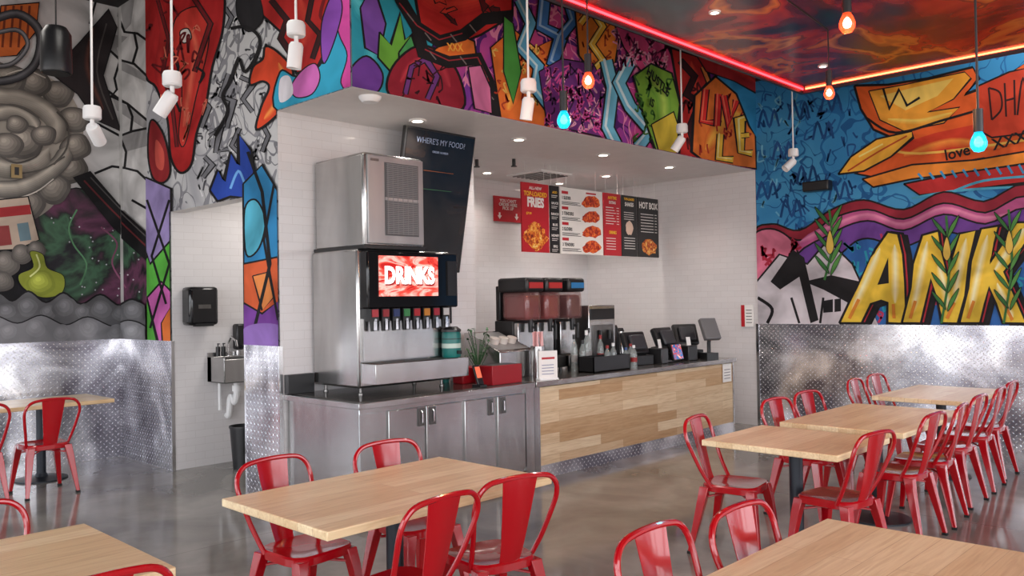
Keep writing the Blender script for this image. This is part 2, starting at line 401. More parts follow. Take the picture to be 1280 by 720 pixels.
# A grey space mural
SMOKE=swirl('smoke_paint',[(.34,(104,99,93)),(.46,(144,138,129)),(.54,(170,163,152)),(.62,(122,116,108)),(.70,(154,147,137))],1.2,.6,2)
GAL=swirl('galaxy_paint',[(.34,(20,20,24)),(.42,(40,38,44)),(.48,(70,104,80)),(.52,(42,44,44)),(.59,(104,60,86)),(.68,(26,25,30))],1.3,.7,5)
CR0,CR1=(112,107,100),(192,184,171); CG0,CG1=(92,88,84),(158,151,143)
def greymural(mu):
    mu.base(paint((210,208,207)))
    for t in ('120,40 150,75 146,60 160,46','150,170 186,160 186,182 156,190','150,75 186,95 186,104 152,88','140,120 186,150 186,164 146,138','150,0 155,40 164,30 168,0'): mu.fill(t,(160,158,158),0,False)
    for t in ('118,36 132,58 150,75 168,80 186,97','150,75 143,98 146,112 140,120 160,130 186,152','140,120 124,126 108,142','100,150 124,156 150,170 166,164 186,160','150,170 158,190 156,210 172,214 186,227','156,210 140,208 118,217','150,0 148,20 156,40 172,42 186,52','108,98 130,110 150,125','165,250 186,262','120,0 112,30','166,80 172,60 168,40','160,130 166,146 164,164'):
        mu.line(t,3,BK,False)
    mu.fill('-60,300 40,262 95,235 130,262 186,330 200,440 -60,440',GAL,2)
    rd=random.Random(2)
    for _ in range(34):
        x=rd.uniform(60,180);y=rd.uniform(270,370); mu.fill([(x,y-1.2),(x+1.2,y),(x,y+1.2),(x-1.2,y)],(190,190,196),0,False); mu.k-=1
    mu.line('96,262 86,284 92,306 108,330 100,356',2,(90,140,100)); mu.line('126,284 146,304 140,330 158,360',2,(140,80,110))
    mu.fill('-60,80 20,85 60,96 92,125 104,165 98,205 80,240 40,275 -60,300',SMOKE,0)
    for x,y,r in ((88,210,22),(94,184,20),(92,150,20),(72,118,20),(44,104,20),(10,100,24),(66,236,22),(34,256,22),(4,262,24)): mu.puff(x,y,r,CG0,CR1)
    for t,w,a,b in (('-14,122 22,124 52,136 70,156 66,180',24,CR0,CR1),('-14,236 20,236 50,224 74,204 84,186',22,CG0,CR1),('-14,206 12,212 40,206 60,190',24,CR0,CR1),('-14,146 12,140 34,148 46,164',20,CG0,CR1)): mu.soft(t,w,a,b)
    for x,y,r in ((30,178,24),(54,170,16),(8,182,20),(20,156,14)): mu.puff(x,y,r,CG0,CR1)
    mu.line('0,196 20,204 44,196 52,182',2.5,(84,80,76)); mu.line('70,140 84,158 82,186 66,206',2.5,(88,84,79)); mu.line('-10,130 22,134 48,148',2,(92,88,83)); mu.line('20,218 52,212 80,196',2,(92,88,83))
    mu.line('6,94 30,88 56,98',1.5,(214,207,196)); mu.line('16,250 44,240 66,224',1.5,(214,207,196))
    mu.fill('90,222 112,214 150,258 188,292 188,328 140,285',BK,0,False)
    mu.line('104,226 140,264 186,308',2,(110,40,44)); mu.line('112,222 150,262 186,296',1.5,(90,86,86))
    mu.fill('62,92 100,52 135,12 145,35 128,95 150,165 118,150 96,118',(40,33,35),2,False); mu.soft('116,36 108,86 128,138',10,(44,34,34),(92,54,46),4); mu.line('132,30 120,90 140,150',2,(80,74,72))
    mu.fill('0,8 48,4 44,40 20,70 -5,72',(206,104,46),2,False)
    for x in (6,16,26,36): mu.line('%d,8 %d,60'%(x,x-4),3,(120,50,26),False)
    mu.tube('-20,30 20,18 48,40 44,78 20,98 -20,104',11,[(40,40,43),(62,62,66),(84,84,88),(110,110,114)]); mu.tube('-20,46 18,38 33,52 28,68 10,82 -20,84',6,[(60,60,62),(100,100,104),(140,140,144)])
    mu.fill('-20,252 34,246 48,300 20,312 -20,314',(196,176,158),2,False); mu.fill('-20,262 36,256 38,268 -20,274',(170,46,50),0,False); mu.fill('-20,284 10,282 14,306 -20,310',(150,62,62),0,False); mu.fill('20,280 34,278 38,300 24,302',(110,136,146),0,False)
    for x,y,r in ((6,330,18),(26,318,14),(44,312,12),(0,352,16)): mu.puff(x,y,r,CG0,CG1)
    mu.fill('36,315 52,318 58,335 78,345 76,366 52,372 28,360 22,344 40,334',(140,150,48),1); mu.puff(50,354,18,(130,140,44),(196,206,84),5); mu.line('44,318 48,334 36,346',2,(220,226,150))
    mu.fill('-40,378 -5,366 14,376 34,364 56,378 78,366 100,380 124,368 148,382 170,374 190,390 215,440 -40,440',(98,98,101),3)
    for x,y,r in ((8,390,15),(34,386,17),(60,392,14),(80,386,16),(104,392,14),(126,388,17),(150,394,14),(172,390,16)): mu.puff(x,y,r,(98,98,101),(138,138,142),4)
    mu.fill('-40,404 -10,394 20,404 50,394 80,406 108,396 140,408 165,400 190,410 215,440 -40,440',(130,130,134),2)
    for x,y,r in ((10,416,14),(44,412,16),(76,418,14),(110,412,16),(144,418,14),(172,416,14)): mu.puff(x,y,r,(130,130,134),(158,158,162),4)
m1=Mural('Y',YB,[(-.5,WZ,XL-.005,ZC)]); greymural(m1); m1.done('grey space mural with smoke, galaxy and clouds above diamond plate')
m1=Mural('X',XL,[(8.86,WZ,YB-.09,ZC)]); greymural(m1); m1.done('grey cracked-wall mural strip wrapping the wall corner')
# B
mu=Mural('X',XL,[(YF,ZS,YD,ZC),(YD,WZ,6.82,ZC),(6.82,2.60,8.30,ZC),(8.30,WZ,8.86,ZC)])
mu.base(scrib('grey_script',(200,200,201),(168,168,173),(140,140,146),.02,2.4,.6,(120,120,126)))
mu.script((225,20,335,245),46,(146,146,151),3,2,12); mu.script((225,60,335,245),46,(78,78,84),2.2,52,8); mu.script((225,20,300,245),30,(228,228,230),2,53,9)
for t in ('286,92 276,120 292,126 284,160','300,96 318,104 304,124 316,140','262,170 276,160 270,190 286,186','250,120 262,134 252,160','282,10 290,22 284,36','300,160 290,182 304,196','256,196 266,206 254,222','326,150 336,170 328,190'): mu.letter(t,4,(120,120,126),None,2.5)
mu.fill('180,-80 222,-80 275,-30 280,30 266,84 258,130 246,168 240,205 226,216 214,196 210,150 196,110 180,80',(184,28,30),4)
mu.fill('222,20 252,10 262,50 246,120 232,180 224,170 228,110 216,60',(214,56,46),2); mu.soft('232,30 246,60 238,110 230,160',12,(208,52,44),(236,104,80),5); mu.soft('196,-10 206,40 200,90 212,130',12,(170,24,28),(200,46,42),5); mu.letter('198,0 212,50 204,92 216,130 222,184',3,(120,16,24),ol=2); mu.letter('238,-10 264,30 244,90',4,(120,16,24),ol=3); mu.line('214,60 224,84 216,110 226,140',3,BK)
mu.fill('226,40 236,36 240,48 230,54',(240,230,224),2); mu.line('246,84 256,92 250,104',3,BK); mu.script((188,0,268,110),14,(110,12,20),2.5,71,12); mu.script((200,10,262,190),10,(236,120,96),1.8,72,12)
mu.fill('190,150 206,170 214,212 206,228 192,222 186,190',(150,32,38),3); mu.fill('196,175 206,190 205,212 196,206',(212,86,74),0)
mu.fill('318,-20 425,-20 416,30 410,60 398,84 372,92 362,66 352,40 330,20',(190,34,32),4,False); mu.soft('376,0 384,30 380,60',18,(190,34,32),(222,68,52),5); mu.letter('340,0 360,25 352,48 372,78',5,(60,14,18),ol=3); mu.letter('392,-5 386,26 402,44 392,74',4,(60,14,18),ol=3); mu.line('408,-5 402,20 412,30',4,(120,14,22)); mu.fill('300,-10 322,-10 330,24 312,40 298,20',(30,28,32),2)
mu.fill('334,58 352,68 368,90 362,124 344,148 322,162 328,134 338,110 330,102 314,106 318,84 330,74',(218,68,32),4); mu.soft('350,80 356,100 346,130 332,150',9,(218,76,34),(248,146,68),5)
mu.line('290,36 310,34 326,48 322,70 308,90 300,74 290,100 280,120 286,140 270,170',4,BK); mu.line('322,70 318,82',5,BK)
mu.fill('352,90 372,96 398,86 412,60 420,20 445,-10 445,120 350,140',(44,162,198),3)
mu.fill('420,10 445,-20 445,108 428,104 436,70 426,44',(206,70,156),2); mu.fill('380,88 396,80 402,98 392,118 372,122 366,108',(206,106,184),2); mu.fill('404,30 420,-10 430,10 420,52 406,80',(134,70,174),2); mu.fill('352,100 364,96 368,118 352,128',(224,220,228),0)
mu.fill('264,238 274,212 282,226 290,190 300,206 300,168 316,188 320,214 312,248 290,246 274,252',(34,70,168),4,False); mu.line('290,236 300,214 308,230',3,(110,170,230))
mu.fill('306,230 330,206 356,250 356,340 306,330',(44,134,188),3,False); mu.fill('308,262 322,250 334,276 326,310 310,318',(92,192,220),3)
mu.fill('306,330 356,320 356,374 330,392 306,384',(214,94,50),3,False); mu.fill('318,345 338,340 344,372 330,388',(228,138,72),2,False); mu.fill('306,378 330,392 356,372 356,440 306,440',(118,60,150),3,False); mu.line('312,190 330,240 340,330 318,420',4,BK,False); mu.line('345,230 332,300 350,400',3,BK,False)
mu.fill('306,412 330,404 356,410 356,440 306,440',(144,108,182),0)
mu.fill('180,330 200,300 216,300 216,440 180,440',(92,182,68),3,False); mu.fill('186,372 204,352 218,366 218,420 200,430',(204,100,176),3,False); mu.fill('180,220 216,236 216,300 190,330 180,300',(154,138,190),3,False); mu.line('186,250 214,330 190,410',3,BK,False); mu.line('214,250 192,320 210,380',3,BK,False); mu.fill('204,404 218,380 218,440 206,440',(214,110,46),2,False)
mu.done('graffiti mural around the doorway with red creature shapes and grey lettering')
# C front band
mu=Mural('Y',YF,[(XL,ZS,XR,4.45)])
mu.base(scrib('magenta_script',(192,72,138),(124,56,156),(80,32,106),.03,3.0,.8,(222,134,174)))
mu.fill('425,-80 540,-80 548,20 520,110 480,125 425,110',(40,156,178),2); mu.soft('440,0 470,40 460,90',30,(40,156,178),(86,196,208),5)
mu.fill('437,88 458,70 478,92 470,116 437,112',(110,60,156),3); mu.fill('450,10 466,-20 482,30 474,70 456,60',(120,74,166),3,False)
mu.fill('474,40 488,56 500,16 506,50 518,40 506,78 488,90 472,72',(108,176,60),3,False); mu.fill('498,66 514,44 524,76 540,84 524,118 500,112',(72,160,88),3,False)
mu.fill('486,118 490,84 520,58 552,66 574,96 578,136 530,134',(150,26,48),4); mu.soft('500,104 520,78 548,82 562,110',14,(150,26,48),(190,54,70),5); mu.letter('506,118 514,84 532,74 546,96 534,124',5,(112,54,130),ol=3); mu.script((490,70,575,130),12,(60,10,24),2,73,10)
mu.fill('505,-80 640,-80 640,20 600,44 560,60 526,40',(188,34,32),4,False); mu.soft('520,-10 560,10 620,-4',26,(182,30,30),(218,62,48),5); mu.shards((540,-6,636,24),6,[(144,18,26),(216,58,42),(86,12,20)],8,12,1.6)
mu.fill('540,64 570,42 592,52 596,80 566,84 548,80',(228,114,42),3,False)
mu.line('490,-40 500,0 520,34 548,52 578,44 604,24 640,20',15,BK,False); mu.line('520,34 528,66 560,78 596,74 610,104 620,150',15,BK,False); mu.line('498,4 520,32 548,50 577,42',1.6,(150,40,50),False); mu.line('530,62 560,76 596,72 610,102',1.6,(150,40,50),False)
for x,y in ((512,22),(534,46),(566,48),(590,36),(540,70),(578,76),(604,92),(612,120)): mu.line([(x-4,y-5),(x+4,y+5)],1.5,(120,110,110),False)
mu.fill('584,84 600,82 612,110 614,142 592,136',(218,118,164),2,False)
mu.fill('612,60 640,36 668,60 690,50 690,160 625,148',(224,114,42),2,False); mu.soft('630,60 640,100 634,140',22,(224,108,42),(240,170,68),5); mu.script((618,60,690,140),30,(170,54,28),2,9,8); mu.script((618,60,690,140),16,(246,194,96),2,19,8)
mu.letter('648,0 662,30 650,60 672,84 668,110 690,140',12,(94,172,210),(200,230,240),4)
mu.letter('680,-6 676,34 700,46 690,78 712,92',13,(62,120,190),(156,194,230),4); mu.letter('706,-6 716,26 700,46',11,(62,120,190),(156,194,230),4)
mu.fill('628,20 640,30 650,90 640,130 628,90',(70,150,60),2,False)
mu.fill('716,0 760,4 772,50 764,100 740,92 722,70',(228,130,42),3,False); mu.script((720,10,764,90),12,(160,60,26),2,74,8); mu.letter('724,30 738,12 752,34 738,56 752,76 736,92',7,(240,190,64),(250,230,146),ol=3)
mu.fill('672,90 700,74 740,80 760,120 752,172 682,156',(108,44,122),2,False); mu.script((676,86,752,164),64,(218,80,156),2.2,10,9); mu.script((676,86,752,164),30,(240,168,198),1.5,20,7); mu.script((676,86,752,164),20,(50,16,60),2,75,8)
mu.letter('756,76 764,110 758,160 770,184',14,(108,184,212),(210,234,242),4); mu.letter('790,70 772,104 786,134 812,164 796,184',14,(108,184,212),(210,234,242),4)
mu.fill('762,20 830,44 850,90 836,120 800,90 778,60',(210,72,130),2,False); mu.script((766,40,834,84),36,(240,160,194),2,12,8); mu.script((766,40,834,84),24,(106,20,74),2,32,7)
mu.fill('790,96 812,80 838,92 848,130 842,184 820,196 804,150',(128,178,60),3,False); mu.soft('806,96 826,120 828,160',18,(116,170,58),(174,208,88),5); mu.script((792,90,842,180),26,(62,112,42),2,13,7)
mu.fill('812,156 840,140 850,170 842,198 822,192',(222,196,64),2,False)
mu.fill('836,60 880,74 890,120 872,200 846,196 848,130',(198,40,36),4,False); mu.soft('862,80 868,120 858,180',16,(192,36,34),(228,76,54),5); mu.script((846,80,884,190),16,(90,12,18),2.5,76,9)
mu.letter('848,76 866,96 856,118 874,130 860,160 868,190',6,(60,14,20),ol=3); mu.letter('876,84 884,104 874,116',4,(242,144,68),ol=3)
mu.fill('866,120 892,96 918,110 942,150 944,212 880,204 862,190',(228,118,42),4,False); mu.soft('880,190 906,150 930,150',22,(222,106,38),(242,170,62),5); mu.script((870,110,938,200),16,(180,50,30),2,77,8)
mu.letter('880,112 876,152 892,154',7,(214,38,32),(244,116,86),ol=3); mu.letter('896,118 894,158',7,(214,38,32),(244,116,86),ol=3); mu.letter('902,120 909,156 918,126',7,(214,38,32),(244,116,86),ol=3); mu.letter('936,146 922,150 924,190 938,192',7,(244,190,58),(250,230,156),ol=3); mu.letter('924,170 934,169',5,(244,190,58),ol=2); mu.letter('898,168 896,198 914,200',7,(244,190,58),(250,230,156),ol=3)
mu.fill('892,96 920,80 948,110 948,180 934,158 918,118',(44,132,180),3,False); mu.fill('850,40 900,60 950,100 948,120 915,102 880,90',(166,30,34),2,False); mu.soft('870,64 910,84 944,106',10,(156,28,32),(200,48,42),4)  # red top strip and its streak paint the LED glow into the mural
mc=mu.done('bright graffiti mural band above the service counter')
def wallword(parent,ax,val,s,u,v,px,c,rot=0,sx=.8,bold=.03,off=.032):
    a,z=onto(u,v,ax,val); dep=(CAM-Vector((val,a,z) if ax=='X' else (a,val,z))).length; h=px*dep/F
    me=textmesh(s,h*1.3,bold,'CENTER',sx); me.materials.clear(); me.materials.append(paint(c))
    o=bpy.data.objects.new('lettering',me); sc.collection.objects.link(o)
    r=Vector((0,-1,0)) if ax=='X' else Vector((1,0,0)); n=Vector((-1,0,0)) if ax=='X' else Vector((0,-1,0)); up=Vector((0,0,1))
    mm=Matrix((r,up,n)).transposed().to_4x4()@Matrix.Rotation(math.radians(rot),4,'Z'); mm.translation=Vector((val-off,a,z)) if ax=='X' else Vector((a,val-off,z))
    o.parent=parent; o.matrix_world=mm
wallword(mc,'Y',YF,'HUSTLE',816,104,12,BK,-24,.9,off=.07); wallword(mc,'Y',YF,'IS',808,130,11,BK,-20,.9,off=.07); wallword(mc,'Y',YF,'XXX',562,62,10,(230,160,60),10,.9,off=.07)
# D right wall
mu=Mural('X',XR,[(-.5,WZ,YF-.005,4.4)])
mu.base(scrib('blue_script',(52,132,186),(70,152,200),(34,104,162),.018,2.4,.5,(30,92,148)))
mu.script((950,115,1070,290),56,(26,82,142),2.2,21,9); mu.script((950,115,1070,290),24,(110,184,218),2,41,8)
for i,(x,y) in enumerate(((962,150),(1000,140),(980,190),(1030,165),(1010,220),(960,240),(1050,240),(1040,130),(990,262))): mu.line([(x-14,y+10),(x-8,y-12),(x,y+8),(x+6,y-12),(x+12,y+8)],3,(24,78,138))
mu.fill('1068,107 1110,106 1160,98 1216,84 1224,98 1206,118 1240,106 1290,74 1290,205 1230,198 1160,210 1104,224 1070,217 1098,192 1124,176 1092,162 1076,136',(224,94,34),4,False)
mu.fill('1086,114 1130,106 1206,90 1214,98 1192,124 1160,140 1200,134 1180,154 1130,164 1100,150',(238,162,52),2,False); mu.fill('1100,120 1140,110 1192,98 1172,120 1132,138',(246,200,98),0,False); mu.fill('1112,184 1170,166 1226,154 1226,180 1160,194',(208,58,32),0,False)
mu.soft('1130,196 1190,178 1250,186',12,(214,86,34),(240,144,58),5); mu.soft('1110,150 1150,152 1190,142',9,(238,162,52),(250,204,96),4)
mu.fill('1222,108 1262,90 1290,84 1290,166 1240,172 1222,162',(206,64,36),3,False)
mu.line('1104,110 1112,136 1124,112 1134,132 1150,122',3,BK,False); mu.line('1084,148 1120,166 1180,150 1222,138',3,BK); mu.line('1090,180 1150,192 1290,174',3,(244,190,86))
for t in ('1236,110 1240,150','1236,110 1250,116 1252,136 1240,150','1256,104 1258,146','1268,100 1269,144','1257,126 1268,123','1272,144 1279,98 1288,142'): mu.line(t,2.5,(50,16,18))
mu.fill('1048,218 1064,196 1096,174 1140,164 1142,172 1114,196 1080,214',(240,178,58),3,False); mu.line('1060,214 1098,190 1134,170',2,(190,74,30)); mu.line('1074,196 1104,180',2,(250,220,126))
mu.fill('1078,224 1140,206 1220,200 1290,188 1290,204 1220,214 1140,224 1092,234',(232,140,46),3,False)
mu.fill('1130,230 1200,216 1290,204 1290,228 1220,236 1150,244',(188,42,42),3,False); mu.line('1190,240 1230,226 1290,220',3,(80,174,206)); mu.line('1140,248 1200,238 1290,233',3,(80,174,206))
for i,x in enumerate(range(1148,1275,14)): mu.line('%d,%d %d,%d'%(x,212+((1210-x)//12),x+6,224-(x-1148)//16),3,(60,150,200),False)
mu.fill('940,300 965,280 1000,288 1040,262 1080,250 1130,262 1180,240 1230,252 1290,240 1290,420 940,420',(150,34,54),3)
mu.fill('940,308 970,292 1004,300 1040,274 1085,262 1130,274 1180,254 1232,266 1290,254 1290,420 940,420',(188,86,140),3)
mu.soft('1000,304 1040,284 1085,270 1130,282 1180,262 1232,274 1290,262',10,(188,86,140),(222,134,172),4)
mu.fill('990,330 1040,292 1085,276 1130,288 1180,268 1232,280 1290,268 1290,420 1000,420',(108,62,148),3)
mu.fill('1040,340 1060,310 1085,298 1130,308 1180,290 1232,300 1290,288 1290,420 1040,420',(44,104,176),3)
mu.script((1060,300,1280,400),30,(40,160,190),3,26,10); mu.script((1060,300,1280,400),20,(190,56,96),3,27,10); mu.shards((1060,300,1285,400),10,[(38,114,182),(114,56,142),(190,66,104),(24,30,60)],64,15,1.5)
mu.fill('940,300 964,286 990,300 1000,330 980,350 940,366',(218,118,146),3); mu.script((948,296,1000,350),18,(178,32,60),3,24,8)
mu.fill('940,360 975,318 1010,330 1036,300 1066,330 1080,360 1100,410 940,410',(208,202,208),3,False)
mu.fill('964,352 992,312 1006,322 1024,400 1014,404 1000,346 976,362',BK,0,False); mu.fill('1006,352 1040,344 1076,352 1084,376 1068,404 1060,378 1030,362',BK,0,False); mu.line('948,372 966,386 960,404',4,BK); mu.line('990,372 1000,404',3,BK); mu.line('1030,372 1026,404',3,BK)
mu.fill('1030,376 1042,374 1042,390 1030,391',BK,0,False); mu.fill('1044,374 1052,373 1052,389 1044,390',BK,0,False)
Y1=(234,198,62); Y2=(250,236,180)
def slant(t,dx=0,dy=0):
    o=[]
    for q in t.split():
        a,b=map(float,q.split(',')); o.append((a+(404-b)*.16-6+dx,b+dy))
    return o
LA='1056,404 1066,372 1078,338 1086,312 1098,290 1112,292 1122,318 1130,352 1140,404 1116,404 1112,378 1104,376 1092,380 1084,404'
LN='1134,404 1138,360 1136,330 1142,294 1162,288 1170,314 1182,344 1184,318 1188,292 1210,288 1206,330 1208,370 1204,404 1184,404 1174,376 1162,350 1160,378 1158,404'
LK='1206,404 1210,360 1208,326 1214,286 1236,282 1234,304 1232,328 1244,304 1256,278 1284,278 1270,310 1252,340 1270,370 1290,404 1260,404 1248,380 1236,360 1234,380 1232,404'
for dx,dy,c in ((10,3,(24,22,30)),(5,0,(178,38,54))):
    for t in (LA,LN,LK): mu.fill(slant(t,dx,dy),c,4,False)
for t in (LA,LN,LK): mu.fill(slant(t),Y1,4,False)
mu.fill(slant('1096,356 1104,322 1110,354'),BK,0,False)
for t in ('1070,390 1082,350 1092,312','1122,380 1116,340 1110,308','1146,392 1148,350 1150,304','1168,330 1182,364 1192,392','1196,380 1196,340 1198,300','1218,392 1220,340 1224,296','1240,340 1258,306 1270,286','1246,356 1262,384 1272,398'): mu.soft(slant(t),13,(234,198,64),(250,236,184),6)
for t in ('1068,398 1076,374','1144,398 1147,376','1190,398 1196,378','1216,398 1220,376','1256,376 1272,400','1124,398 1120,380'): mu.line(slant(t),4,(220,136,46),False)
GR=(52,114,54)
for x,y0,y1 in ((1038,262,350),(1184,270,404),(1262,262,404)):
    mu.line([(x-6,y1),(x+4,(y0+y1)//2),(x,y0)],3,GR)
    for i in range(5):
        yy=y0+(y1-y0)*(.12+.17*i); mu.fill([(x,yy+10),(x-12,yy-2),(x-18,yy-14),(x-5,yy-1)],GR,1.0); mu.fill([(x+2,yy+12),(x+11,yy-2),(x+16,yy-17),(x+5,yy-2)],(78,140,64),1.0)
    mu.fill([(x-4,y0+46),(x+1,y0+26),(x+6,y0+46),(x+1,y0+56)],(218,184,80),1.0)
md=mu.done('blue and orange graffiti mural with big yellow letters above diamond plate')
wallword(md,'X',XR,'love',1199,192,13,BK,8,.9,.02,.07); wallword(md,'X',XR,'XXX',1264,177,13,BK,10,.9,.02,.07)

# ---------- counters ----------
CZ=.90
def L(o,g):
    l=o.location; return (([(a-l.x,b-l.y,c-l.z) for a,b,c in g[0]]),g[1])
r=root('drinks_cabinet','stainless steel base cabinet with four doors under drinks machine','cabinet',(4.66,5.7,0))
part('body',[L(r,gbox(3.72,5.21,.10,5.62,6.22,CZ-.05))],STEEL,r,.004)
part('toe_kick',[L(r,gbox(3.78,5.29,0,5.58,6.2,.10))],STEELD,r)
for i,(x0,x1,hx) in enumerate(((3.98,4.34,4.30),(4.36,4.74,4.42),(4.78,5.14,5.08),(5.17,5.52,5.23))):
    d=part('door',[L(r,gbox(x0,5.19,.14,x1,5.212,CZ-.09))],STEEL,r,.004)
    part('handle',[L(r,gbox(hx-.03,5.178,.66,hx+.03,5.192,.80)),L(r,gtube([(hx,5.178,.68),(hx,5.165,.69),(hx,5.165,.77),(hx,5.178,.78)],.006))],[STEELD,CHROME],d)
part('hinge_panel',[L(r,gbox(3.72,5.198,.14,3.94,5.212,CZ-.09))],STEEL,r)
part('corner_post',[L(r,gbox(5.53,5.19,.02,5.64,5.212,CZ-.05))],STEEL,r)
top('countertop',[gbox(3.69,5.17,CZ-.05,5.64,6.235,CZ-.005),gbox(3.75,5.25,CZ-.005,5.64,6.22,CZ),gbox(3.70,6.17,CZ,3.95,6.235,CZ+.16)],[STEEL,DARKTOP,BLACK],'dark countertop with stainless edge carrying drinks machine','countertop',(4.66,5.7,CZ-.05),.003)
r=root('service_counter','long service counter with mixed wood plank front and metal kick','counter',(7.4,5.7,0))
part('front_panel',[L(r,gbox(5.72,5.20,.12,9.24,5.23,CZ-.06))],CNTW,r)
part('kick_plate',[L(r,gbox(5.66,5.195,0,9.24,5.235,.12))],DK2,r,0,True,'diamond plate kick strip')
part('body',[L(r,gbox(5.66,5.235,0,9.24,6.2,CZ-.05))],STEELD,r)
part('end_post',[L(r,gbox(5.645,5.19,0,5.72,5.235,CZ-.05))],STEEL,r)
part('end_panel',[L(r,gbox(9.24,5.19,0,9.265,6.2,CZ-.05))],STEEL,r)
top('countertop',[gbox(5.645,5.16,CZ-.05,9.29,6.24,CZ)],steelm('counter_steel',(172,168,164),.2,.9),'long stainless countertop of the service counter','countertop',(7.4,5.7,CZ-.05),.004)

# ---------- drinks machine ----------
r=root('drink_dispenser','wide stainless soda fountain with lit screen and row of nozzles','drink dispenser',(4.48,5.9,CZ))
part('body',[L(r,gbox(3.97,5.56,.96,4.70,6.22,2.09)),L(r,gbox(4.69,5.56,.96,4.97,6.06,2.09))],STEEL,r,.02)
part('fascia',[L(r,gbox(3.99,5.45,1.60,4.96,5.57,2.07))],BLKG,r,.015,True,'gloss black front fascia')
k=N('drinks_screen'); nz=k.noise(k.obj((1,1,2.5)),4,3,1.5); cc=k.ramp(nz,[(.35,(170,24,22)),(.48,(226,80,66)),(.58,(250,180,168)),(.7,(180,34,30))]); k.out(cc,.2); k.set(k.b.inputs['Emission Color'],cc); k.b.inputs['Emission Strength'].default_value=.9; SCR=k.m
part('screen',[L(r,gbox(4.10,5.438,1.70,4.72,5.452,2.03))],SCR,r)
EW=M('lit_white',(255,250,245),.4,0,emit=2.5)
t=text(r,'DRINKS',0,0,.19,M('screen_shadow',(150,16,16),.4,0,emit=.3),0,.06,sx=.8); t.location=(4.418-4.48,5.436-5.9,1.855-CZ); t.rotation_euler=(math.radians(90),0,0)
t=text(r,'DRINKS',0,0,.19,EW,0,.04,sx=.8); t.location=(4.41-4.48,5.433-5.9,1.865-CZ); t.rotation_euler=(math.radians(90),0,0)
part('splash_panel',[L(r,gbox(4.0,5.52,1.18,4.78,5.56,1.52))],STEEL,r)
vc=[(210,60,70),(170,30,40),(40,60,120),(60,150,80),(200,30,40),(230,150,50),(190,40,60),(230,230,230)]
for i,c in enumerate(vc):
    x=4.05+i*.108
    v=part('valve',[L(r,gbox(x-.038,5.44,1.50,x+.038,5.56,1.60)),L(r,gcyl(x,5.475,1.42,1.50,.018,.024,12)),L(r,gbox(x-.012,5.43,1.43,x+.012,5.442,1.52))],[BLACK,BLACK,CHROME],r)
    part('flavor_label',[L(r,gbox(x-.03,5.432,1.535,x+.03,5.441,1.595))],M('flavor_%d'%i,tuple(int(q*.8) for q in c),.3),v)
part('drip_tray',[L(r,gbox(3.99,5.36,1.0,4.99,5.60,1.16)),L(r,gbox(4.02,5.38,1.16,4.96,5.56,1.165))],[STEEL,STEELD],r,.008)
for x,y in ((4.03,5.62),(4.90,5.62),(4.03,6.12),(4.90,6.0)):
    part('leg',[L(r,glathe([(0,CZ),(.022,CZ),(.02,CZ+.015),(.014,CZ+.02),(.014,.97),(0,.97)],x,y,12))],STEELD,r)
part('control_box',[L(r,gbox(4.97,5.62,1.45,5.04,6.0,1.85))],BLACK,r,.01)
part('status_panel',[L(r,gbox(4.83,5.436,1.70,4.93,5.452,2.0))],BLACK,r)
r=root('ice_machine','tall stainless ice maker with louvred front stacked on dispenser','ice machine',(4.31,5.86,2.09))
part('body',[L(r,gbox(4.0,5.50,2.10,4.62,6.21,2.87))],STEEL,r,.025)
part('front_panel',[L(r,gbox(4.03,5.485,2.13,4.61,5.50,2.85))],STEELN,r,.006)
GRL=M('vent_grey',(88,88,90),.5); GRL2=M('vent_slat',(134,134,136),.5)
part('vent_grille',[L(r,gbox(4.20,5.478,2.20,4.55,5.486,2.80)),L(r,gbox(4.195,5.472,2.488,4.555,5.480,2.512))]+[L(r,gbox(4.215,5.470,2.215+i*.0155,4.535,5.480,2.222+i*.0155)) for i in range(18)]+[L(r,gbox(4.215,5.470,2.52+i*.0155,4.535,5.480,2.527+i*.0155)) for i in range(18)]+[L(r,gbox(4.22+i*.052,5.469,2.21,4.224+i*.052,5.472,2.79)) for i in range(7)],[GRL,STEELN]+[GRL2]*36+[GRL2]*7,r)
part('base_trim',[L(r,gbox(3.99,5.49,2.09,4.63,6.215,2.115))],BLACK,r)
part('name_badge',[L(r,gbox(4.06,5.480,2.80,4.14,5.486,2.82))],STEELD,r)

# food order display
r=plane_root('menu_display','tall black order status display hung tilted by wall','display',(4.72,6.10,1.93),(1,.0,0),(0,-1,-.2))
part('frame',[gbox(0,0,-.05,.86,1.33,0)],BLACK,r,.01); 
k=N('order_screen'); nz=k.noise(k.coord(),2.5,2,1.5); k.out(k.ramp(nz,[(.3,(16,16,18)),(.6,(34,31,30)),(.8,(54,40,32))]),.18); part('screen',[gbox(.02,.02,0,.84,1.31,.004)],k.m,r)
TD=M('dim_text',(130,144,170),.5,0,emit=.1)
text(r,"WHERE'S MY FOOD?",.43,1.22,.074,TD,.006,.0,sx=.88); text(r,'ORDER NUMBER',.43,1.13,.026,TD,.006)
part('status_line',[gbox(.25,.95,.004,.62,.955,.007)],M('status_amber',(130,70,34),.5,0,emit=.15),r); part('status_line',[gbox(.25,.78,.004,.62,.785,.007)],M('status_green',(40,90,54),.5,0,emit=.15),r)
part('bracket',[gbox(.38,.9,-.25,.48,1.1,-.05)],BLACK,r)

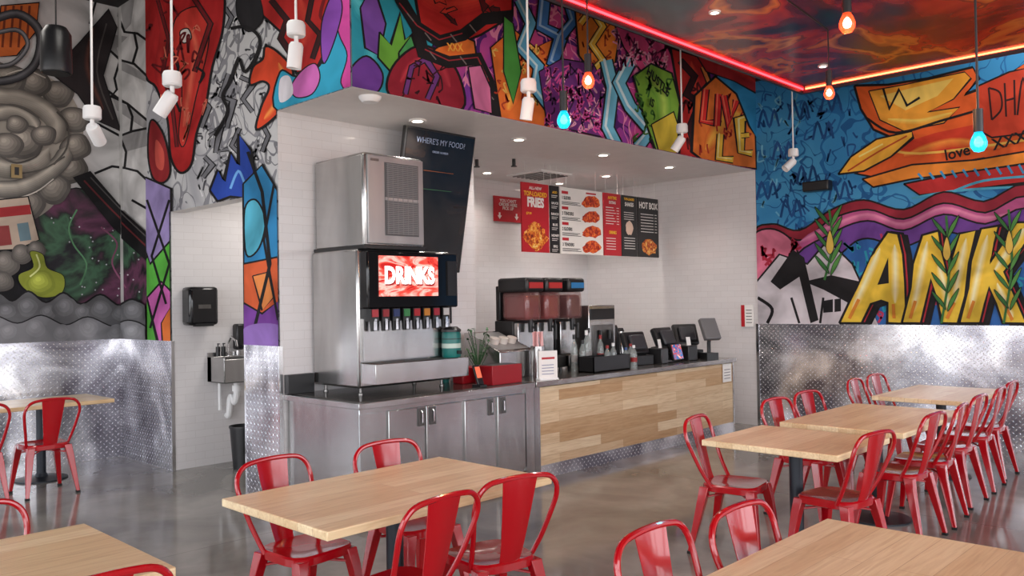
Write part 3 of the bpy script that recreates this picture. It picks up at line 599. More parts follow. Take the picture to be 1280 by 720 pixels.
# ---------- menu boards ----------
MR=M('menu_red',(184,28,40),.4); MB=M('menu_black',(34,33,34),.4); MW=M('menu_white',(232,228,222),.4); MY=M('menu_yellow',(240,184,46),.4)
k=N('food_print'); nz=k.noise(k.coord(),22,4,1); k.out(k.ramp(nz,[(.35,(120,40,16)),(.48,(204,84,24)),(.58,(232,160,56)),(.7,(240,210,140))]),.4); FOOD=k.m
k=N('chicken_print'); nz=k.noise(k.coord(),25,4,1); k.out(k.ramp(nz,[(.35,(130,24,10)),(.5,(204,60,20)),(.64,(236,126,50))]),.4); CHK=k.m
def blob(cx,cy,rx,ry,seed=1,n=16):
    rd=random.Random(seed); return [(cx+rx*math.cos(2*math.pi*i/n)*rd.uniform(.8,1.1),cy+ry*math.sin(2*math.pi*i/n)*rd.uniform(.8,1.1)) for i in range(n)]
MYP=6.6; Z0=2.21; MH=.81
def board(x0,x1,label,mt):
    r=plane_root('menu_board',label,'menu board',(x0,MYP,Z0),(1,0,0),(0,-1,0)); w=x1-x0
    part('panel',[gbox(0,0,-.02,w,MH,0)],mt,r)
    for q in (.15,.85): part('hanging_cable',[gtube([(w*q,MH,-.01),(w*q,ZS-Z0,-.01)],.002,6)],WHITE,r)
    r['group']='menu boards above service counter'; return r,w
def bars(r,mt,items): part('printed_lines',[gbox(x,y,0,x+w,y+h,.0015) for x,y,w,h in items],mt,r,0,False)
r,w=board(7.02,7.49,'red menu board advertising loaded fries',MR)
text(r,'ALL-NEW',w/2,.75,.05,MW,.002); text(r,'TOP-LOADED',w/2,.68,.075,MY,.002,.03,sx=.85); text(r,'FRIES',w/2,.58,.15,MW,.002,.05,sx=.85); text(r,'$7.99',w*.25,.45,.04,MY,.002)
part('food_picture',[gprism(blob(w*.5,.17,.21,.15,2),0,.002),gprism(blob(w*.45,.27,.12,.09,5),0,.003)],FOOD,r,0,False)
r,w=board(7.52,7.68,'narrow black menu board with white lettering',MB)
for i,s_ in enumerate(('ADD','SAUCE','RANCH','BLUE','HONEY','BBQ')): text(r,s_,w/2,.73-i*.13,.04,MW if i else MY,.002)
bars(r,MW,[(.02,.69-i*.13,w-.05,.006) for i in range(6)]+[(.02,.67-i*.13,w-.07,.006) for i in range(6)])
r,w=board(7.70,8.53,'white menu board with pictures of chicken combos',MW)
bars(r,MR,[(.03,.73-i*.19,.12,.035) for i in range(4)]+[(.5,.76,.2,.02)])
for i in range(4):
    y=.66-i*.19; text(r,('1 SLIDER','2 TENDERS','2 SLIDERS','3 TENDERS')[i],.03,y+.02,.055,MB,.002,.03,'LEFT',.8)
    bars(r,MB,[(.03,y-.03,.34,.007),(.03,y-.045,.3,.007),(.03,y-.06,.36,.007)]); part('food_picture',[gprism(blob(.62,y+.01,.17,.08,i+3),0,.002),gprism(blob(.50,y-.02,.09,.05,i+30),0,.003)],CHK,r,0,False)
r,w=board(8.56,8.92,'red menu board listing combos and sides',MR)
text(r,'ANYTIME',w/2,.75,.055,MY,.002,.03,sx=.8); text(r,'EXTRAS',w/2,.69,.05,MW,.002,.03,sx=.8)
bars(r,MW,[(.04,.62-i*.035,.16+.05*((i*7)%3)/2,.008) for i in range(7)]+[(.27,.62-i*.035,.05,.008) for i in range(7)]+[(.04,.22-i*.035,.2,.008) for i in range(5)]); text(r,'DRINKS',w/2,.30,.055,MY,.002,.03,sx=.8)
r,w=board(8.94,9.28,'black menu board with heat level list',MB)
text(r,'TOP-LOADED',w/2,.76,.045,MY,.002,.03,sx=.8); text(r,'SHAKES',w/2,.69,.07,MW,.002,.03,sx=.8); part('food_picture',[gprism(blob(w/2,.38,.09,.1,9),0,.002)],M('shake_print',(220,190,170),.4),r,0,False)
bars(r,MW,[(.05,.58-i*.03,.22,.007) for i in range(4)]+[(.05,.24-i*.035,.24,.008) for i in range(5)])
r,w=board(9.31,9.79,'black menu board titled hot box with fries picture',MB)
text(r,'HOT BOX',w/2,.70,.12,MW,.002,.03,sx=.8); bars(r,MW,[(.06,.58-i*.04,.3,.009) for i in range(7)]+[(.39,.58-i*.04,.05,.009) for i in range(7)]); part('food_picture',[gprism(blob(w*.5,.14,.2,.11,12),0,.002)],FOOD,r,0,False)
r=plane_root('wall_sign','small red wall sign with white words and arrows','sign',(7.89,YK-.025,2.72),(1,0,0),(0,-1,0))
part('panel',[gbox(0,0,-.02,.53,.34,0)],MR,r); text(r,"YOU CAN'T\nORDER HERE\nPICK UP",.265,.23,.06,MW,.002,.02)
for ax_ in (.10,.43): part('arrow',[gprism([(ax_,.03),(ax_+.04,.08),(ax_+.015,.08),(ax_+.015,.12),(ax_-.015,.12),(ax_-.015,.08),(ax_-.04,.08)],0,.002)],MW,r,0,False)
r=plane_root('wall_sign','small white and red notice on tiled wall','sign',(XR-.02,5.40,1.26),(0,-1,0),(-1,0,0))
part('panel',[gbox(0,0,-.015,.17,.28,0)],PAPER,r); part('color_band',[gbox(0,0,0,.05,.28,.002)],MR,r); bars(r,MB,[(.07,.05+i*.04,.08,.008) for i in range(5)])

# ---------- counter-top items ----------
def lz(g,o): return L(o,g)
# frozen drink machines
TANK=M('clear_tank',(170,120,118),.06,0,coat=1,alpha=.4)
def slush(x,n,cols,label):
    w=.30*n; r=root('frozen_drink_machine',label,'drink machine',(x+w/2,5.95,CZ))
    part('base',[lz(gbox(x,5.72,CZ+.04,x+w,6.18,CZ+.16),r)],STEELD,r,.01)
    part('body',[lz(gbox(x+.01,5.92,CZ+.16,x+w-.01,6.18,1.44),r)],BLACK,r,.01)
    part('rear_column',[lz(gbox(x+.03,6.12,1.44,x+w-.03,6.18,1.80),r)],BLACK,r,.01)
    for i in range(n):
        cx=x+.15+.30*i
        part('front_panel',[lz(gbox(cx-.125,5.86,CZ+.16,cx+.125,5.92,1.42),r)],STEEL,r,.008)
        part('slush_fill',[lz(gbox(cx-.105,5.76,1.45,cx+.105,6.08,1.70),r)],M('slush_%d'%cols[i][0],cols[i][0:3],.3,0,var=.3),r,.03)
        part('bowl',[lz(gbox(cx-.12,5.74,1.44,cx+.12,6.1,1.74),r)],TANK,r,.04)
        part('lid',[lz(gbox(cx-.138,5.72,1.73,cx+.138,6.14,1.88),r)],BLACK,r,.03)
        part('lid_label',[lz(gbox(cx-.10,5.708,1.77,cx+.10,5.722,1.83),r)],M('slushlab_%d'%cols[i][3],(190,50,50) if cols[i][3] else (50,130,190),.4),r)
        part('tap',[lz(gcyl(cx,5.80,1.32,1.46,.025,.03,12),r),lz(gbox(cx-.012,5.72,1.36,cx+.012,5.79,1.385),r),lz(gcyl(cx,5.72,1.24,1.40,.012,None,8),r)],BLACK,r)
    for sx_ in (x+.04,x+w-.04): 
        for sy in (5.76,6.14): part('foot',[lz(gcyl(sx_,sy,CZ,CZ+.04,.02,None,10),r)],BLACK,r)
    return r
slush(6.12,2,[(120,24,30,1),(140,30,32,1)],'twin-bowl frozen drink machine with red slush')
slush(6.78,1,[(50,34,44,0)],'single-bowl frozen drink machine with dark slush and blue label')
r=root('beverage_brewer','boxy stainless tea brewer with dark front on counter','brewer',(7.5,6.0,CZ))
part('body',[lz(gbox(7.24,5.82,CZ,7.72,6.18,1.58),r)],STEEL,r,.01); part('control_panel',[lz(gbox(7.27,5.805,1.42,7.69,5.82,1.54),r)],BLACK,r); part('dispense_bay',[lz(gbox(7.30,5.80,CZ+.05,7.66,5.82,1.36),r)],STEELD,r)
for x in (7.4,7.56): part('spigot',[lz(gcyl(x,5.78,1.2,1.3,.02,None,10),r)],BLACK,r)
def urn(x,y,h,q,label,mt):
    r=root('thermal_urn',label,'urn',(x,y,CZ)); part('body',[glathe([(0,0),(q,0),(q,h*.75),(q*.7,h*.84),(q*.7,h*.9),(0,h*.9)])],mt,r); part('lid',[gcyl(0,0,h*.9,h,q*.72,q*.5,20)],BLACK,r); part('handle',[gtube([(q*.9,0,h*.7),(q*1.6,0,h*.66),(q*1.6,0,h*.35),(q*.95,0,h*.3)],.01)],BLACK,r)
urn(7.90,5.98,.44,.075,'black lidded thermal urn behind registers',BLACK); urn(8.08,6.02,.40,.07,'stainless lidded thermal urn behind registers',STEEL)
# napkin rack
r=root('napkin_rack','sloping stainless condiment rack on counter','rack',(5.88,5.85,CZ))
part('frame',[lz(gx(gprism([(5.60,CZ),(6.1,CZ),(6.1,CZ+.44),(5.60,CZ+.26)],0,1),Matrix(((0,0,.48,5.62),(1,0,0,0),(0,1,0,0),(0,0,0,1)))),r)],STEEL,r,.008)
part('tray',[lz(gx(gbox(5.65,5.64,1.235,6.07,6.08,1.255),rotx(20,(5.86,5.86,1.25))),r)],STEELN,r)
part('cup_well',[lz(gx(gcyl(5.74+i*.12,5.80,1.20,1.31,.045,.05,16),rotx(20,(5.86,5.86,1.25))),r) for i in range(3)],M('pale_cup',(214,206,198),.4),r)
r=root('straw_holder','steel cup holding pink and white straws','straw holder',(6.04,5.50,CZ)); part('cup',[gcyl(0,0,0,.30,.07,None,20)],STEEL,r)
part('straws',[gx(gcyl(.045*math.cos(i),.045*math.sin(i*1.7),.3,.44,.007,None,6),roty((i%5-2)*3,(0,0,.3))) for i in range(16)],M('straw_pink',(240,190,190),.5),r)
r=root('table_sign','white printed notice standing at counter edge','sign',(5.9,5.24,CZ),-18)
part('panel',[gbox(-.1,0,0,.1,.008,.27)],PAPER,r); part('holder_base',[gbox(-.1,-.02,0,.1,.06,.012)],WPL,r); part('printed_heading',[gbox(-.07,-.002,.19,.07,0,.21)],MR,r)
part('printed_lines',[gbox(-.07,-.002,.05+i*.028,.06,0,.055+i*.028) for i in range(4)],M('blue_ink',(90,100,150),.5),r)
top('red_bin',[gbox(5.20,5.28,CZ,5.58,5.50,CZ+.17),gbox(5.22,5.30,CZ+.165,5.56,5.48,CZ+.172)],[M('red_plastic',(150,16,28),.35),BLACK],'red plastic bin holding lids and napkins','bin',(5.38,5.39,CZ),.01)
top('red_bin',[gbox(5.12,5.58,CZ,5.36,5.72,CZ+.15)],[M('red_plastic',(150,16,28),.35)],'small red plastic tray behind the card reader','bin',(5.24,5.65,CZ),.01)
r=root('card_reader','handheld card reader with coloured screen on stand','card reader',(5.05,5.27,CZ))
part('body',[gx(gbox(-.035,-.012,.02,.035,.012,.20),rotx(-20))],BLACK,r,.006); part('screen',[gx(gbox(-.028,-.014,.08,.028,-.012,.18),rotx(-20))],M('reader_screen',(230,110,80),.3,0,emit=.5),r); part('base',[gbox(-.04,-.03,0,.04,.07,.02)],BLACK,r)
r=root('canister','teal lidded canister standing on drip tray','canister',(4.885,5.465,1.165))
part('body',[glathe([(0,0),(.078,0),(.084,.02),(.084,.20),(.078,.22),(0,.22)])],M('teal_plastic',(16,110,104),.35),r); part('lid',[glathe([(.086,.22),(.086,.24),(.055,.265),(0,.265)])],BLACK,r); part('label_band',[gcyl(0,0,.08,.12,.0855,None,24)],M('pale_label',(190,210,200),.5),r); part('seam_ring',[gcyl(0,0,.155,.165,.0865,None,24)],M('dark_teal',(10,60,58),.4),r); part('spigot',[gbox(-.012,-.12,.03,.012,-.08,.06)],BLACK,r)
r=root('cup_stack','stack of teal paper cups beside drinks machine','cups',(5.16,5.86,CZ)); part('cups',[glathe([(.032,i*.03),(.045,i*.03+.10),(.048,i*.03+.105),(.044,i*.03+.105)]) for i in range(12)]+[gcyl(0,0,0,.005,.032)],M('teal_paper',(30,120,116),.5),r)
r=root('cup_stack','stack of white paper cups beside drinks machine','cups',(5.30,5.90,CZ)); part('cups',[glathe([(.032,i*.03),(.045,i*.03+.10),(.048,i*.03+.105),(.044,i*.03+.105)]) for i in range(9)]+[gcyl(0,0,0,.005,.032)],WPL,r)
r=root('potted_plant','small leafy green plant in pot behind bin','plant',(5.48,5.76,CZ))
part('pot',[glathe([(0,0),(.045,0),(.06,.14),(.052,.14),(.045,.1),(0,.1)])],WHITE,r)
lv=[]; rd=random.Random(4)
for i in range(30):
    a=rd.uniform(0,6.28); h=rd.uniform(.2,.48); rr=rd.uniform(.03,.12); c=Vector((rr*math.cos(a),rr*math.sin(a),h)); s_=.03
    lv.append(gtube([(0,0,.1),(c.x*.4,c.y*.4,h*.6),tuple(c)],.003,5))
    lf=([(-s_*.5,0,0),(0,-s_*.2,.01),(s_*.5,0,0),(.3*s_,s_,.01),(0,s_*1.9,-.01),(-.3*s_,s_,.01)],[(0,1,2,3,4,5)])
    lv.append(gx(lf,Matrix.Translation(c)@Matrix.Rotation(a,4,'Z')@Matrix.Rotation(rd.uniform(-.8,.8),4,'X')))
part('foliage',lv,M('leaf_green',(48,92,50),.5,var=.3),r)
# black organiser and bottles
top('black_organizer',[gbox(6.66,5.30,CZ,7.28,5.50,CZ+.012),gbox(6.66,5.30,CZ,7.28,5.31,CZ+.16),gbox(6.66,5.49,CZ,7.28,5.50,CZ+.16),gbox(6.66,5.30,CZ,6.67,5.50,CZ+.16),gbox(7.27,5.30,CZ,7.28,5.50,CZ+.16),gbox(6.95,5.31,CZ,6.96,5.49,CZ+.14)],BLACK,'black plastic organiser box at the counter edge','organizer',(6.97,5.4,CZ))
CL=M('clear_bottle',(170,180,178),.08,0,coat=1,alpha=.45)
def bottle(x,y,h,capm,label,lab=None):
    r=root('bottle',label,'bottle',(x,y,CZ)); q=.036
    part('body',[glathe([(0,0),(q,0),(q,h*.6),(q*.85,h*.72),(.013,h*.84),(.013,h*.9),(0,h*.9)],0,0,16)],CL,r)
    part('cap',[gcyl(0,0,h*.88,h,.017,None,12)],capm,r); part('label_wrap',[gcyl(0,0,h*.25,h*.45,q+.001,None,16)],lab or WPL,r)
LR=M('label_red',(150,40,40),.5); LB=M('label_blue',(60,90,150),.5); LG=M('label_grey',(150,150,150),.5)
for x,y,h,c,lb in ((6.74,5.62,.38,BLACK,LG),(6.83,5.58,.32,BLACK,LB),(6.92,5.60,.42,WPL,LG),(7.03,5.66,.44,BLACK,LG),(7.16,5.60,.36,LR,LR),(7.12,5.40,.28,WPL,LB),(7.02,5.40,.26,LR,LB),(7.46,5.38,.24,WPL,LR),(7.54,5.48,.25,LR,LG),(7.37,5.42,.22,LB,LG)):
    bottle(x,y,h,c,'clear plastic bottle with printed label on counter',lb)
def pos(x,y,label,rz,h=.36,w=.30,scr=None):
    r=root('register',label,'register',(x,y,CZ),rz)
    part('base',[gbox(-.18,-.14,0,.18,.18,.11)],BLACK,r,.008); part('stand',[gx(gbox(-.08,-.05,.09,.08,.06,h-.10),rotx(8))],BLACK,r,.01)
    part('monitor',[gx(gbox(-w/2,-.045,h-.27,w/2,.025,h),rotx(-22,(0,0,h-.12)))],BLACK,r,.02)
    part('screen',[gx(gbox(-w/2+.015,.025,h-.255,w/2-.015,.028,h-.015),rotx(-22,(0,0,h-.12)))],M('pos_screen',(50,60,80),.1,0,emit=.2),r)
    part('rear_cover',[gx(gbox(-w/3,-.09,h-.23,w/3,-.045,h-.05),rotx(-22,(0,0,h-.12)))],M('grey_plastic',(50,50,54),.4),r,.02)
    if scr:
        part('customer_display',[gx(gbox(-.12,-.21,.02,.12,-.18,.21),rotx(-14,(0,-.18,.03)))],BLACK,r,.004); part('customer_screen',[gx(gbox(-.11,-.213,.03,.11,-.211,.20),rotx(-14,(0,-.18,.03)))],scr,r)
k=N('promo_screen'); nz=k.noise(k.obj(),14,2,2); cc=k.ramp(nz,[(.35,(40,110,180)),(.5,(210,50,50)),(.62,(230,200,190))],'CONSTANT'); k.out(cc,.2); k.set(k.b.inputs['Emission Color'],cc); k.b.inputs['Emission Strength'].default_value=.4
pos(7.76,5.6,'black touchscreen register seen from behind',-12,.37,.33)
pos(8.32,5.58,'black register with bright customer display',5,.40,.40,k.m)
pos(8.92,5.66,'black register beside receipt printer',-30,.42,.32)
def printer(x,y,z,rz,label):
    r=root('receipt_printer',label,'printer',(x,y,z),rz)
    part('body',[gbox(-.08,-.08,0,.08,.1,.18)],BLACK,r,.01); part('cover',[gx(gbox(-.07,-.07,.18,.07,.07,.20),rotx(35,(0,.07,.18)))],STEELD,r,.004); part('receipt',[gx(gbox(-.035,-.02,.18,.035,-.018,.28),rotx(-10,(0,-.02,.18)))],PAPER,r)
printer(8.64,5.44,CZ,-10,'black receipt printer with raised cover and paper'); printer(8.03,5.44,CZ,5,'black receipt printer between two registers')
r=root('tablet_stand','grey tilted tablet on slim stand at counter end','tablet',(8.92,5.31,CZ),-25)
part('stand',[gbox(-.08,-.06,0,.08,.09,.08),gtube([(0,.02,.07),(0,.02,.2),(0,-.02,.34)],.024)],BLACK,r); part('tablet',[gx(gbox(-.11,-.035,.22,.11,.03,.50),rotx(-28,(0,0,.36)))],M('tablet_grey',(112,112,114),.35,.3),r,.012)
top('paper_notice',[gbox(9.0,5.186,.62,9.2,5.19,.84)]+[gbox(9.03,5.185,.66+i*.035,9.17,5.187,.668+i*.035) for i in range(4)],[PAPER]+[M('grey_ink',(120,120,124),.6)]*4,'small white notice taped to wood counter front','notice',(9.1,5.19,.62))

# ---------- passage fixtures ----------
r=root('paper_towel_dispenser','glossy black paper towel dispenser on white tile wall','towel dispenser',(3.92,8.2,1.44))
part('body',[lz(gbox(3.76,8.10,1.45,4.07,8.295,1.84),r)],BLKG,r,.035); part('outlet',[lz(gbox(3.82,8.095,1.44,4.01,8.16,1.47),r)],RUB,r); part('window_panel',[lz(gbox(3.85,8.094,1.62,3.98,8.102,1.66),r)],STEELD,r)
r=root('soap_dispenser','small black soap dispenser on tiled wall','soap dispenser',(4.37,8.24,1.18)); part('body',[lz(gbox(4.31,8.19,1.18,4.43,8.295,1.45),r)],BLACK,r,.02); part('nozzle',[lz(gbox(4.35,8.15,1.2,4.39,8.2,1.23),r)],BLACK,r)
r=root('hand_sink','small stainless wall-mounted hand sink with white drain pipes','sink',(4.23,8.1,.5))
part('basin',[lz(gbox(4.03,7.93,.86,4.46,8.295,.875),r),lz(gbox(4.03,7.93,.86,4.46,7.945,1.10),r),lz(gbox(4.03,7.93,.86,4.045,8.295,1.12),r),lz(gbox(4.445,7.93,.86,4.46,8.295,1.12),r),lz(gbox(4.03,8.2,.86,4.46,8.295,1.12),r)],STEEL,r,.006)
part('backsplash',[lz(gbox(4.03,8.27,1.1,4.46,8.295,1.16),r)],STEEL,r)
part('faucet',[lz(gtube([(4.24,8.24,1.12),(4.24,8.24,1.26),(4.24,8.18,1.32),(4.24,8.08,1.28),(4.24,8.06,1.22)],.012),r),lz(gcyl(4.14,8.24,1.12,1.17,.02,None,10),r),lz(gcyl(4.34,8.24,1.12,1.17,.02,None,10),r)],CHROME,r)
part('drain_pipe',[lz(gtube(spl([(4.24,8.08,.87),(4.24,8.08,.72),(4.24,8.12,.64),(4.24,8.18,.70),(4.24,8.22,.66),(4.24,8.25,.5),(4.24,8.29,.5)],4),.032,10),r),lz(gtube([(4.14,8.25,.86),(4.14,8.25,.56)],.016),r),lz(gcyl(4.24,8.08,.76,.82,.045,None,12),r)],WPL,r)
for x in (4.12,4.18): 
    r=root('soap_bottle','dark soap bottle on the hand sink ledge','bottle',(x,8.235,1.12)); part('body',[gcyl(0,0,0,.1,.022,None,12)],BLACK,r); part('pump',[gcyl(0,0,.1,.13,.006,None,8),gbox(-.006,-.03,.125,.006,.006,.135)],BLACK,r)
r=root('trash_bin','small black plastic waste bin beneath hand sink','trash bin',(4.20,7.88,0)); part('body',[glathe([(0,0),(.10,0),(.13,.42),(.122,.42),(.095,.02),(0,.02)])],BLACK,r); part('rim',[glathe([(.122,.41),(.137,.41),(.137,.43),(.122,.43)])],BLACK,r)
r=root('outlet_box','small metal electrical outlet on mural wall','outlet',(2.62,YB-.08,3.05))
part('plate',[gbox(-.05,-.01,-.07,.05,.0,.07)],M('brass_plate',(150,130,90),.4,.5),r); part('socket',[gbox(-.02,-.013,-.04,.02,-.01,.04)],BLACK,r); part('back_box',[gbox(-.04,0,-.06,.04,.08,.06)],BLACK,r)

# ---------- tables & chairs ----------
def table(x0,y0,x1,y1,label,peds=1):
    cx,cy=(x0+x1)/2,(y0+y1)/2; r=root('dining_table',label,'table',(cx,cy,0)); w,h=(x1-x0)/2,(y1-y0)/2
    part('table_top',[gbox(-w,-h,.712,w,h,.75)],TABW,r,.005)
    part('column',[gcyl(0,0,.02,.70,.042,None,20),gbox(-.15,-.15,.70,.15,.15,.712)],BLKM,r)
    part('base',[glathe([(0,0),(.23,0),(.23,.012),(.06,.03),(.045,.06),(0,.06)],0,0,32)],BLKM,r)
    return r
tl='light maple butcher-block table on black pedestal'
table(1.86,2.83,3.20,3.70,tl+' with four red chairs'); table(-.07,2.86,1.27,3.73,tl+' near two red chairs'); table(1.97,.58,3.31,1.45,tl+' with chairs behind it')
table(4.63,1.96,5.42,2.83,'small square maple table ending a row of tables'); table(5.63,1.95,6.97,2.80,tl+' in a row'); table(7.55,2.1,8.75,2.88,tl+' near mural wall'); table(2.10,8.55,3.20,9.3,tl+' beside grey mural wall')
ch=root('dining_chair','red','chair',(0,0,0)); 
def ring(sx,sy,z,n=28,e=4.5,oy=0):
    o=[]
    for i in range(n):
        a=2*math.pi*i/n; c,s_=math.cos(a),math.sin(a); q=(abs(c)**e+abs(s_)**e)**(-1/e); yy=q*s_; o.append((q*c*sx*(1+.06*yy),oy+yy*sy,z))
    return o
def loft(rings,cap=True):
    n=len(rings[0]); vs=[v for r_ in rings for v in r_]; fs=[]
    for k_ in range(len(rings)-1):
        for i in range(n): j=(i+1)%n; fs.append((k_*n+i,k_*n+j,(k_+1)*n+j,(k_+1)*n+i))
    if cap: fs.append(tuple(range((len(rings)-1)*n,len(rings)*n)))
    return vs,fs
part('seat',[loft([ring(.17,.17,.400),ring(.18,.18,.405),ring(.183,.183,.440),ring(.175,.175,.450),ring(.15,.15,.446),ring(.08,.08,.438),ring(.02,.02,.436)]),loft([ring(.165,.165,.44),ring(.165,.165,.405)],False)],RED,ch)
hp=[(-.168,-.10,.43),(-.192,-.16,.54),(-.214,-.21,.66),(-.224,-.24,.74),(-.208,-.256,.80),(-.162,-.265,.838),(-.085,-.27,.85),(0,-.272,.853)]
hp=hp+[(-a,b,c) for a,b,c in reversed(hp[:-1])]
part('back_hoop',[gtube(spl(hp,4),.0125,10)],RED,ch)
sp=[];n=9
for side in (0,1):
    for i in range(n):
        t=i/(n-1); z=.435+.41*t; y=-.165-.105*t**.8+.004*side; hw=.054+.040*t
        for j in range(5):
            x=(-1+j/2)*hw; sp.append((x,y-.012*(1-(j/2-1)**2)*1.0,z))
fs=[]
for side in (0,1):
    for i in range(n-1):
        for j in range(4):
            a=side*n*5+i*5+j; q=(a,a+1,a+6,a+5); fs.append(q if side==0 else q[::-1])
for i in range(n-1):
    for j in (0,4):
        a=i*5+j; b=a+n*5; fs.append((a,a+5,b+5,b))
part('back_splat',[(sp,fs)],RED,ch)
for sx_,sy in ((-1,-1),(1,-1),(-1,1),(1,1)):
    def sq(cx,cy,z,a,b): return [(cx-a,cy-b,z),(cx+a,cy-b,z),(cx+a,cy+b,z),(cx-a,cy+b,z)]
    lg=loft([sq(sx_*.148,sy*.148,.43,.03,.03),sq(sx_*.165,sy*.165,.34,.027,.027),sq(sx_*.205,sy*(.21 if sy>0 else .235),.02,.014,.014),sq(sx_*.206,sy*(.21 if sy>0 else .236),.015,.014,.014)][::-1])
    lg=part('leg',[(lg[0],lg[1]+[(3,2,1,0)])],RED,ch,.004)
    part('foot',[gbox(sx_*.206-.016,sy*(.21 if sy>0 else .236)-.016,0,sx_*.206+.016,sy*(.21 if sy>0 else .236)+.016,.018)],RUB,lg)
part('cross_brace',[gtube([(-.158,-.16,.36),(0,0,.39),(.158,.16,.36)],.008,6),gtube([(.158,-.16,.36),(0,0,.385),(-.158,.16,.36)],.008,6)],RED,ch)
rd=random.Random(3)
def chair(x,y,face,label,grp,first=[True],tw=None):
    rz=(0 if face>0 else 180)+(rd.uniform(-5,5) if tw is None else tw)
    if first[0]:
        first[0]=False; o=ch; o.location=(x,y,0); o.rotation_euler=(0,0,math.radians(rz)); o['label']=label
    else: o=clone(ch,(x,y,0),rz,label)
    o['group']=grp
cl='glossy red metal hoop-back cafe chair '
g1='red metal chairs'
for x,y,f,l,tw in ((2.28,3.66,-1,'tucked under maple table',6),(2.93,3.60,-1,'tucked under maple table',None),(2.25,2.86,1,'pulled up to maple table',4),(2.80,2.88,1,'pulled up to maple table',-12),
    (2.42,1.42,-1,'behind maple table',None),(2.88,1.34,-1,'behind maple table',None),(.90,3.72,-1,'behind corner table',None),(.93,2.88,1,'at corner table',None),
    (4.92,2.76,-1,'at the small end table',10),(6.08,2.80,-1,'at long table row',None),(6.68,2.82,-1,'at long table row',None),(7.95,2.92,-1,'at table near wall',None),(8.5,2.94,-1,'at table near wall',None),
    (4.98,2.12,1,'at the small end table',-8),(5.96,2.12,1,'at long table row',None),(6.52,2.12,1,'at long table row',None),(7.2,2.18,1,'at long table row',None),(7.85,2.2,1,'at table near wall',None),(8.45,2.25,1,'at table near wall',None),
    (2.47,8.26,1,'by diamond plate wall',None),(1.94,8.30,1,'by diamond plate wall',None)):
    chair(x,y,f,cl+l,g1,tw=tw)

# ---------- hanging lights ----------
def spot(x,y,z,rz,tilt,label='white track spotlight hanging on thin white stem'):
    r=root('spotlight',label,'spotlight',(x,y,z),rz)
    part('stem',[gcyl(0,0,.14,ZC-z-.02,.008,None,8)],WPL,r); part('ceiling_cup',[gcyl(0,0,ZC-z-.03,ZC-z,.05,None,16)],WPL,r)
    part('base',[glathe([(0,.06),(.05,.06),(.058,.07),(.058,.13),(.05,.15),(0,.15)])],WPL,r)
    part('yoke',[gtube([(0,0,.06),(0,0,.02)],.014)],WPL,r)
    part('head',[gx(glathe([(0,.02),(.035,.02),(.045,0),(.045,-.14),(.04,-.14),(.035,-.10),(0,-.10)]),rotx(tilt,(0,0,.01)))],WPL,r)
spot(2.82,4.56,3.26,20,8); spot(2.28,5.12,2.96,40,35); spot(2.08,5.9,2.85,-40,60); spot(4.42,4.07,3.09,0,12); spot(7.34,4.64,3.27,20,35); spot(9.17,4.32,3.19,60,50)
WB=M('warm_bulb_glass',(255,84,44),.15,0,emit=1.1,var=0,alpha=.55); WF=M('warm_filament',(255,220,180),.3,0,emit=14,var=0)
CB=M('cyan_bulb_glass',(10,180,225),.15,0,emit=1.2,var=0,alpha=.7); CF=M('cyan_filament',(150,240,255),.3,0,emit=3,var=0)
def pend(x,y,z,warm,path=None):
    r=root('pendant_bulb','warm glowing bulb on black cord' if warm else 'cyan glowing bulb on black cord','pendant light',(x,y,z))
    part('cord',[gtube(path or [(0,0,.15),(0,0,cz-z)],.006,6)],BLACK,r)
    part('socket',[gcyl(0,0,.05,.16,.022,None,14)],BLACK,r); part('ceiling_cup',[gcyl((path or [(0,0,0)])[-1][0],(path or [(0,0,0)])[-1][1],cz-z-.03,cz-z,.04,None,16)],BLACK,r)
    part('bulb',[glathe([(0,-.048),(.022,-.042),(.036,-.02),(.038,0),(.031,.024),(.018,.05),(0,.05)])],WB if warm else CB,r)
    part('filament',[glathe([(0,-.024),(.016,-.016),(.021,0),(.015,.018),(.005,.03),(0,.03)],0,0,14)],WF if warm else CF,r)
    l=bpy.data.lights.new('bulb_light','POINT'); l.energy=14 if warm else 3; l.color=(1,.45,.18) if warm else (.1,.8,1); l.shadow_soft_size=.05
    o=bpy.data.objects.new('bulb_light',l); sc.collection.objects.link(o); o.location=(x,y,z-.22)
pend(3.93,3.13,2.96,True); pend(3.52,2.98,2.64,False); pend(4.0,1.6,2.95,True); pend(5.9,2.5,3.1,True,[(0,0,.15),(0,0,.46),(-.33,.3,.78)]); pend(4.44,1.16,2.37,False)
WE=M('downlight_lens',(255,240,220),.4,0,emit=12)
def downlight(x,y,z,e=35,name='recessed_light',q=.05):
    r=root(name,'round recessed ceiling downlight, lit warm white','ceiling light',(x,y,z-.01))
    part('trim_ring',[glathe([(q,-.004),(q*1.5,-.004),(q*1.6,.0095),(q,.0095)])],WHITE,r); part('lens',[gcyl(0,0,-.001,.009,q,None,20)],WE,r)
    l=bpy.data.lights.new('down','SPOT'); l.energy=e; l.spot_size=math.radians(140); l.spot_blend=.9; l.color=(1,.92,.85); l.shadow_soft_size=.08
    o=bpy.data.objects.new('down_light',l); sc.collection.objects.link(o); o.location=(x,y,z-.04)
for x in (4.77,6.08,7.45,8.77): downlight(x,5.74,ZS-.002,42)
for x,y in ((7.35,7.5),(8.8,7.55),(8.75,6.70)): downlight(x,y,ZS-.002,42)
downlight(5.8,3.35,cz,25,q=.03); downlight(7.94,3.42,cz,25,q=.03)
r=root('ceiling_sensor','round white smoke detector on soffit','smoke detector',(3.95,5.33,ZS-.002)); part('body',[glathe([(0,-.05),(.06,-.045),(.085,-.02),(.09,0),(0,0)])],WPL,r)
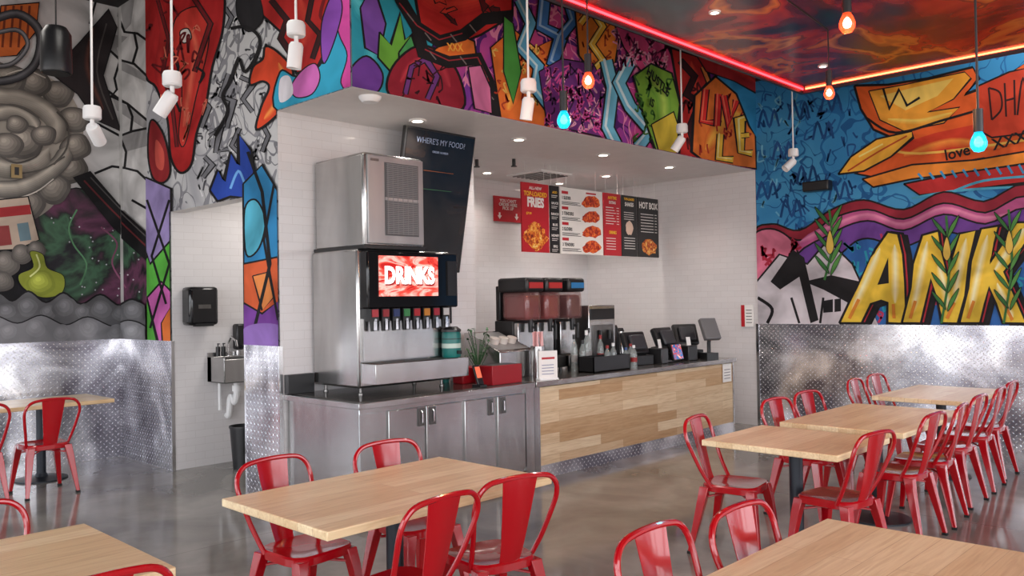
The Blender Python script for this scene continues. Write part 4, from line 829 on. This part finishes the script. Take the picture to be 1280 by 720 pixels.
r=root('air_vent','square white ceiling air diffuser','vent',(8.0,7.2,ZS-.002)); part('frame',[gbox(-.3,-.3,-.02,.3,.3,0)],WHITE,r); part('louvres',[gbox(-.24+i*.08,-.25,-.03,-.21+i*.08,.25,-.02) for i in range(7)],STEELD,r)
for x,y in ((6.6,6.9),(6.9,6.6)): 
    r=root('sprinkler','small black ceiling sprinkler head','sprinkler',(x,y,ZS-.002)); part('body',[gcyl(0,0,-.08,0,.02,None,10)],BLACK,r); part('deflector',[gcyl(0,0,-.09,-.08,.035,None,12)],BLACK,r)
r=root('pendant_speaker','black cylindrical pendant speaker','speaker',(2.05,6.5,3.34)); part('body',[glathe([(0,0),(.10,0),(.105,.02),(.10,.28),(.07,.33),(0,.33)])],BLACK,r); part('grille',[gcyl(0,0,-.006,0,.09,None,24)],RUB,r); part('cable',[gcyl(0,0,.33,ZC-3.34,.006,None,6)],BLACK,r)
r=root('wall_speaker','small black speaker mounted on mural wall','speaker',(XR-.08,4.31,2.96)); part('body',[gbox(-.10,-.16,-.06,.04,.16,.06)],BLACK,r,.015); part('bracket',[gbox(.0,-.03,-.03,.06,.03,.03)],BLACK,r)

# ---------- light ----------
w=bpy.data.worlds.new('world'); sc.world=w; w.use_nodes=True; nt=w.node_tree; bg=nt.nodes['Background']
tc=nt.nodes.new('ShaderNodeTexCoord'); sp_=nt.nodes.new('ShaderNodeSeparateXYZ'); nt.links.new(tc.outputs['Generated'],sp_.inputs[0])
rp=nt.nodes.new('ShaderNodeValToRGB'); e=rp.color_ramp.elements; e[0].position=.44; e[0].color=(.45,.42,.40,1); e[1].position=.54; e[1].color=(.94,.95,1,1)
mp=nt.nodes.new('ShaderNodeMapRange'); mp.inputs[1].default_value=-1; nt.links.new(sp_.outputs[2],mp.inputs[0]); nt.links.new(mp.outputs[0],rp.inputs[0]); nt.links.new(rp.outputs[0],bg.inputs[0]); bg.inputs[1].default_value=5.3
def area(name,loc,rot,sx,sy,e=0,portal=False,col=(1,1,1)):
    l=bpy.data.lights.new(name,'AREA'); l.shape='RECTANGLE'; l.size=sx; l.size_y=sy; l.energy=e; l.color=col
    if portal: l.cycles.is_portal=True
    o=bpy.data.objects.new(name,l); sc.collection.objects.link(o); o.location=loc; o.rotation_euler=[math.radians(q) for q in rot]
area('portal_a',(-4.2,2.7,2.1),(0,-90,0),3.6,13.8,1,True); area('portal_b',(2.9,-4.2,2.1),(90,0,0),14,3.6,1,True)
area('passage_fill',(4.7,7.5,2.9),(0,0,0),.6,.6,14,col=(1,.94,.88))  # added fill light that whitens the passage, no fixture behind it
for x,y in ((1.2,7.6),(2.2,5.0),(9.2,2.0)): area('fill_light',(x,y,4.6),(0,0,0),.9,.9,20,col=(1,.95,.88))  # added unseen area fills standing in for ceiling bounce
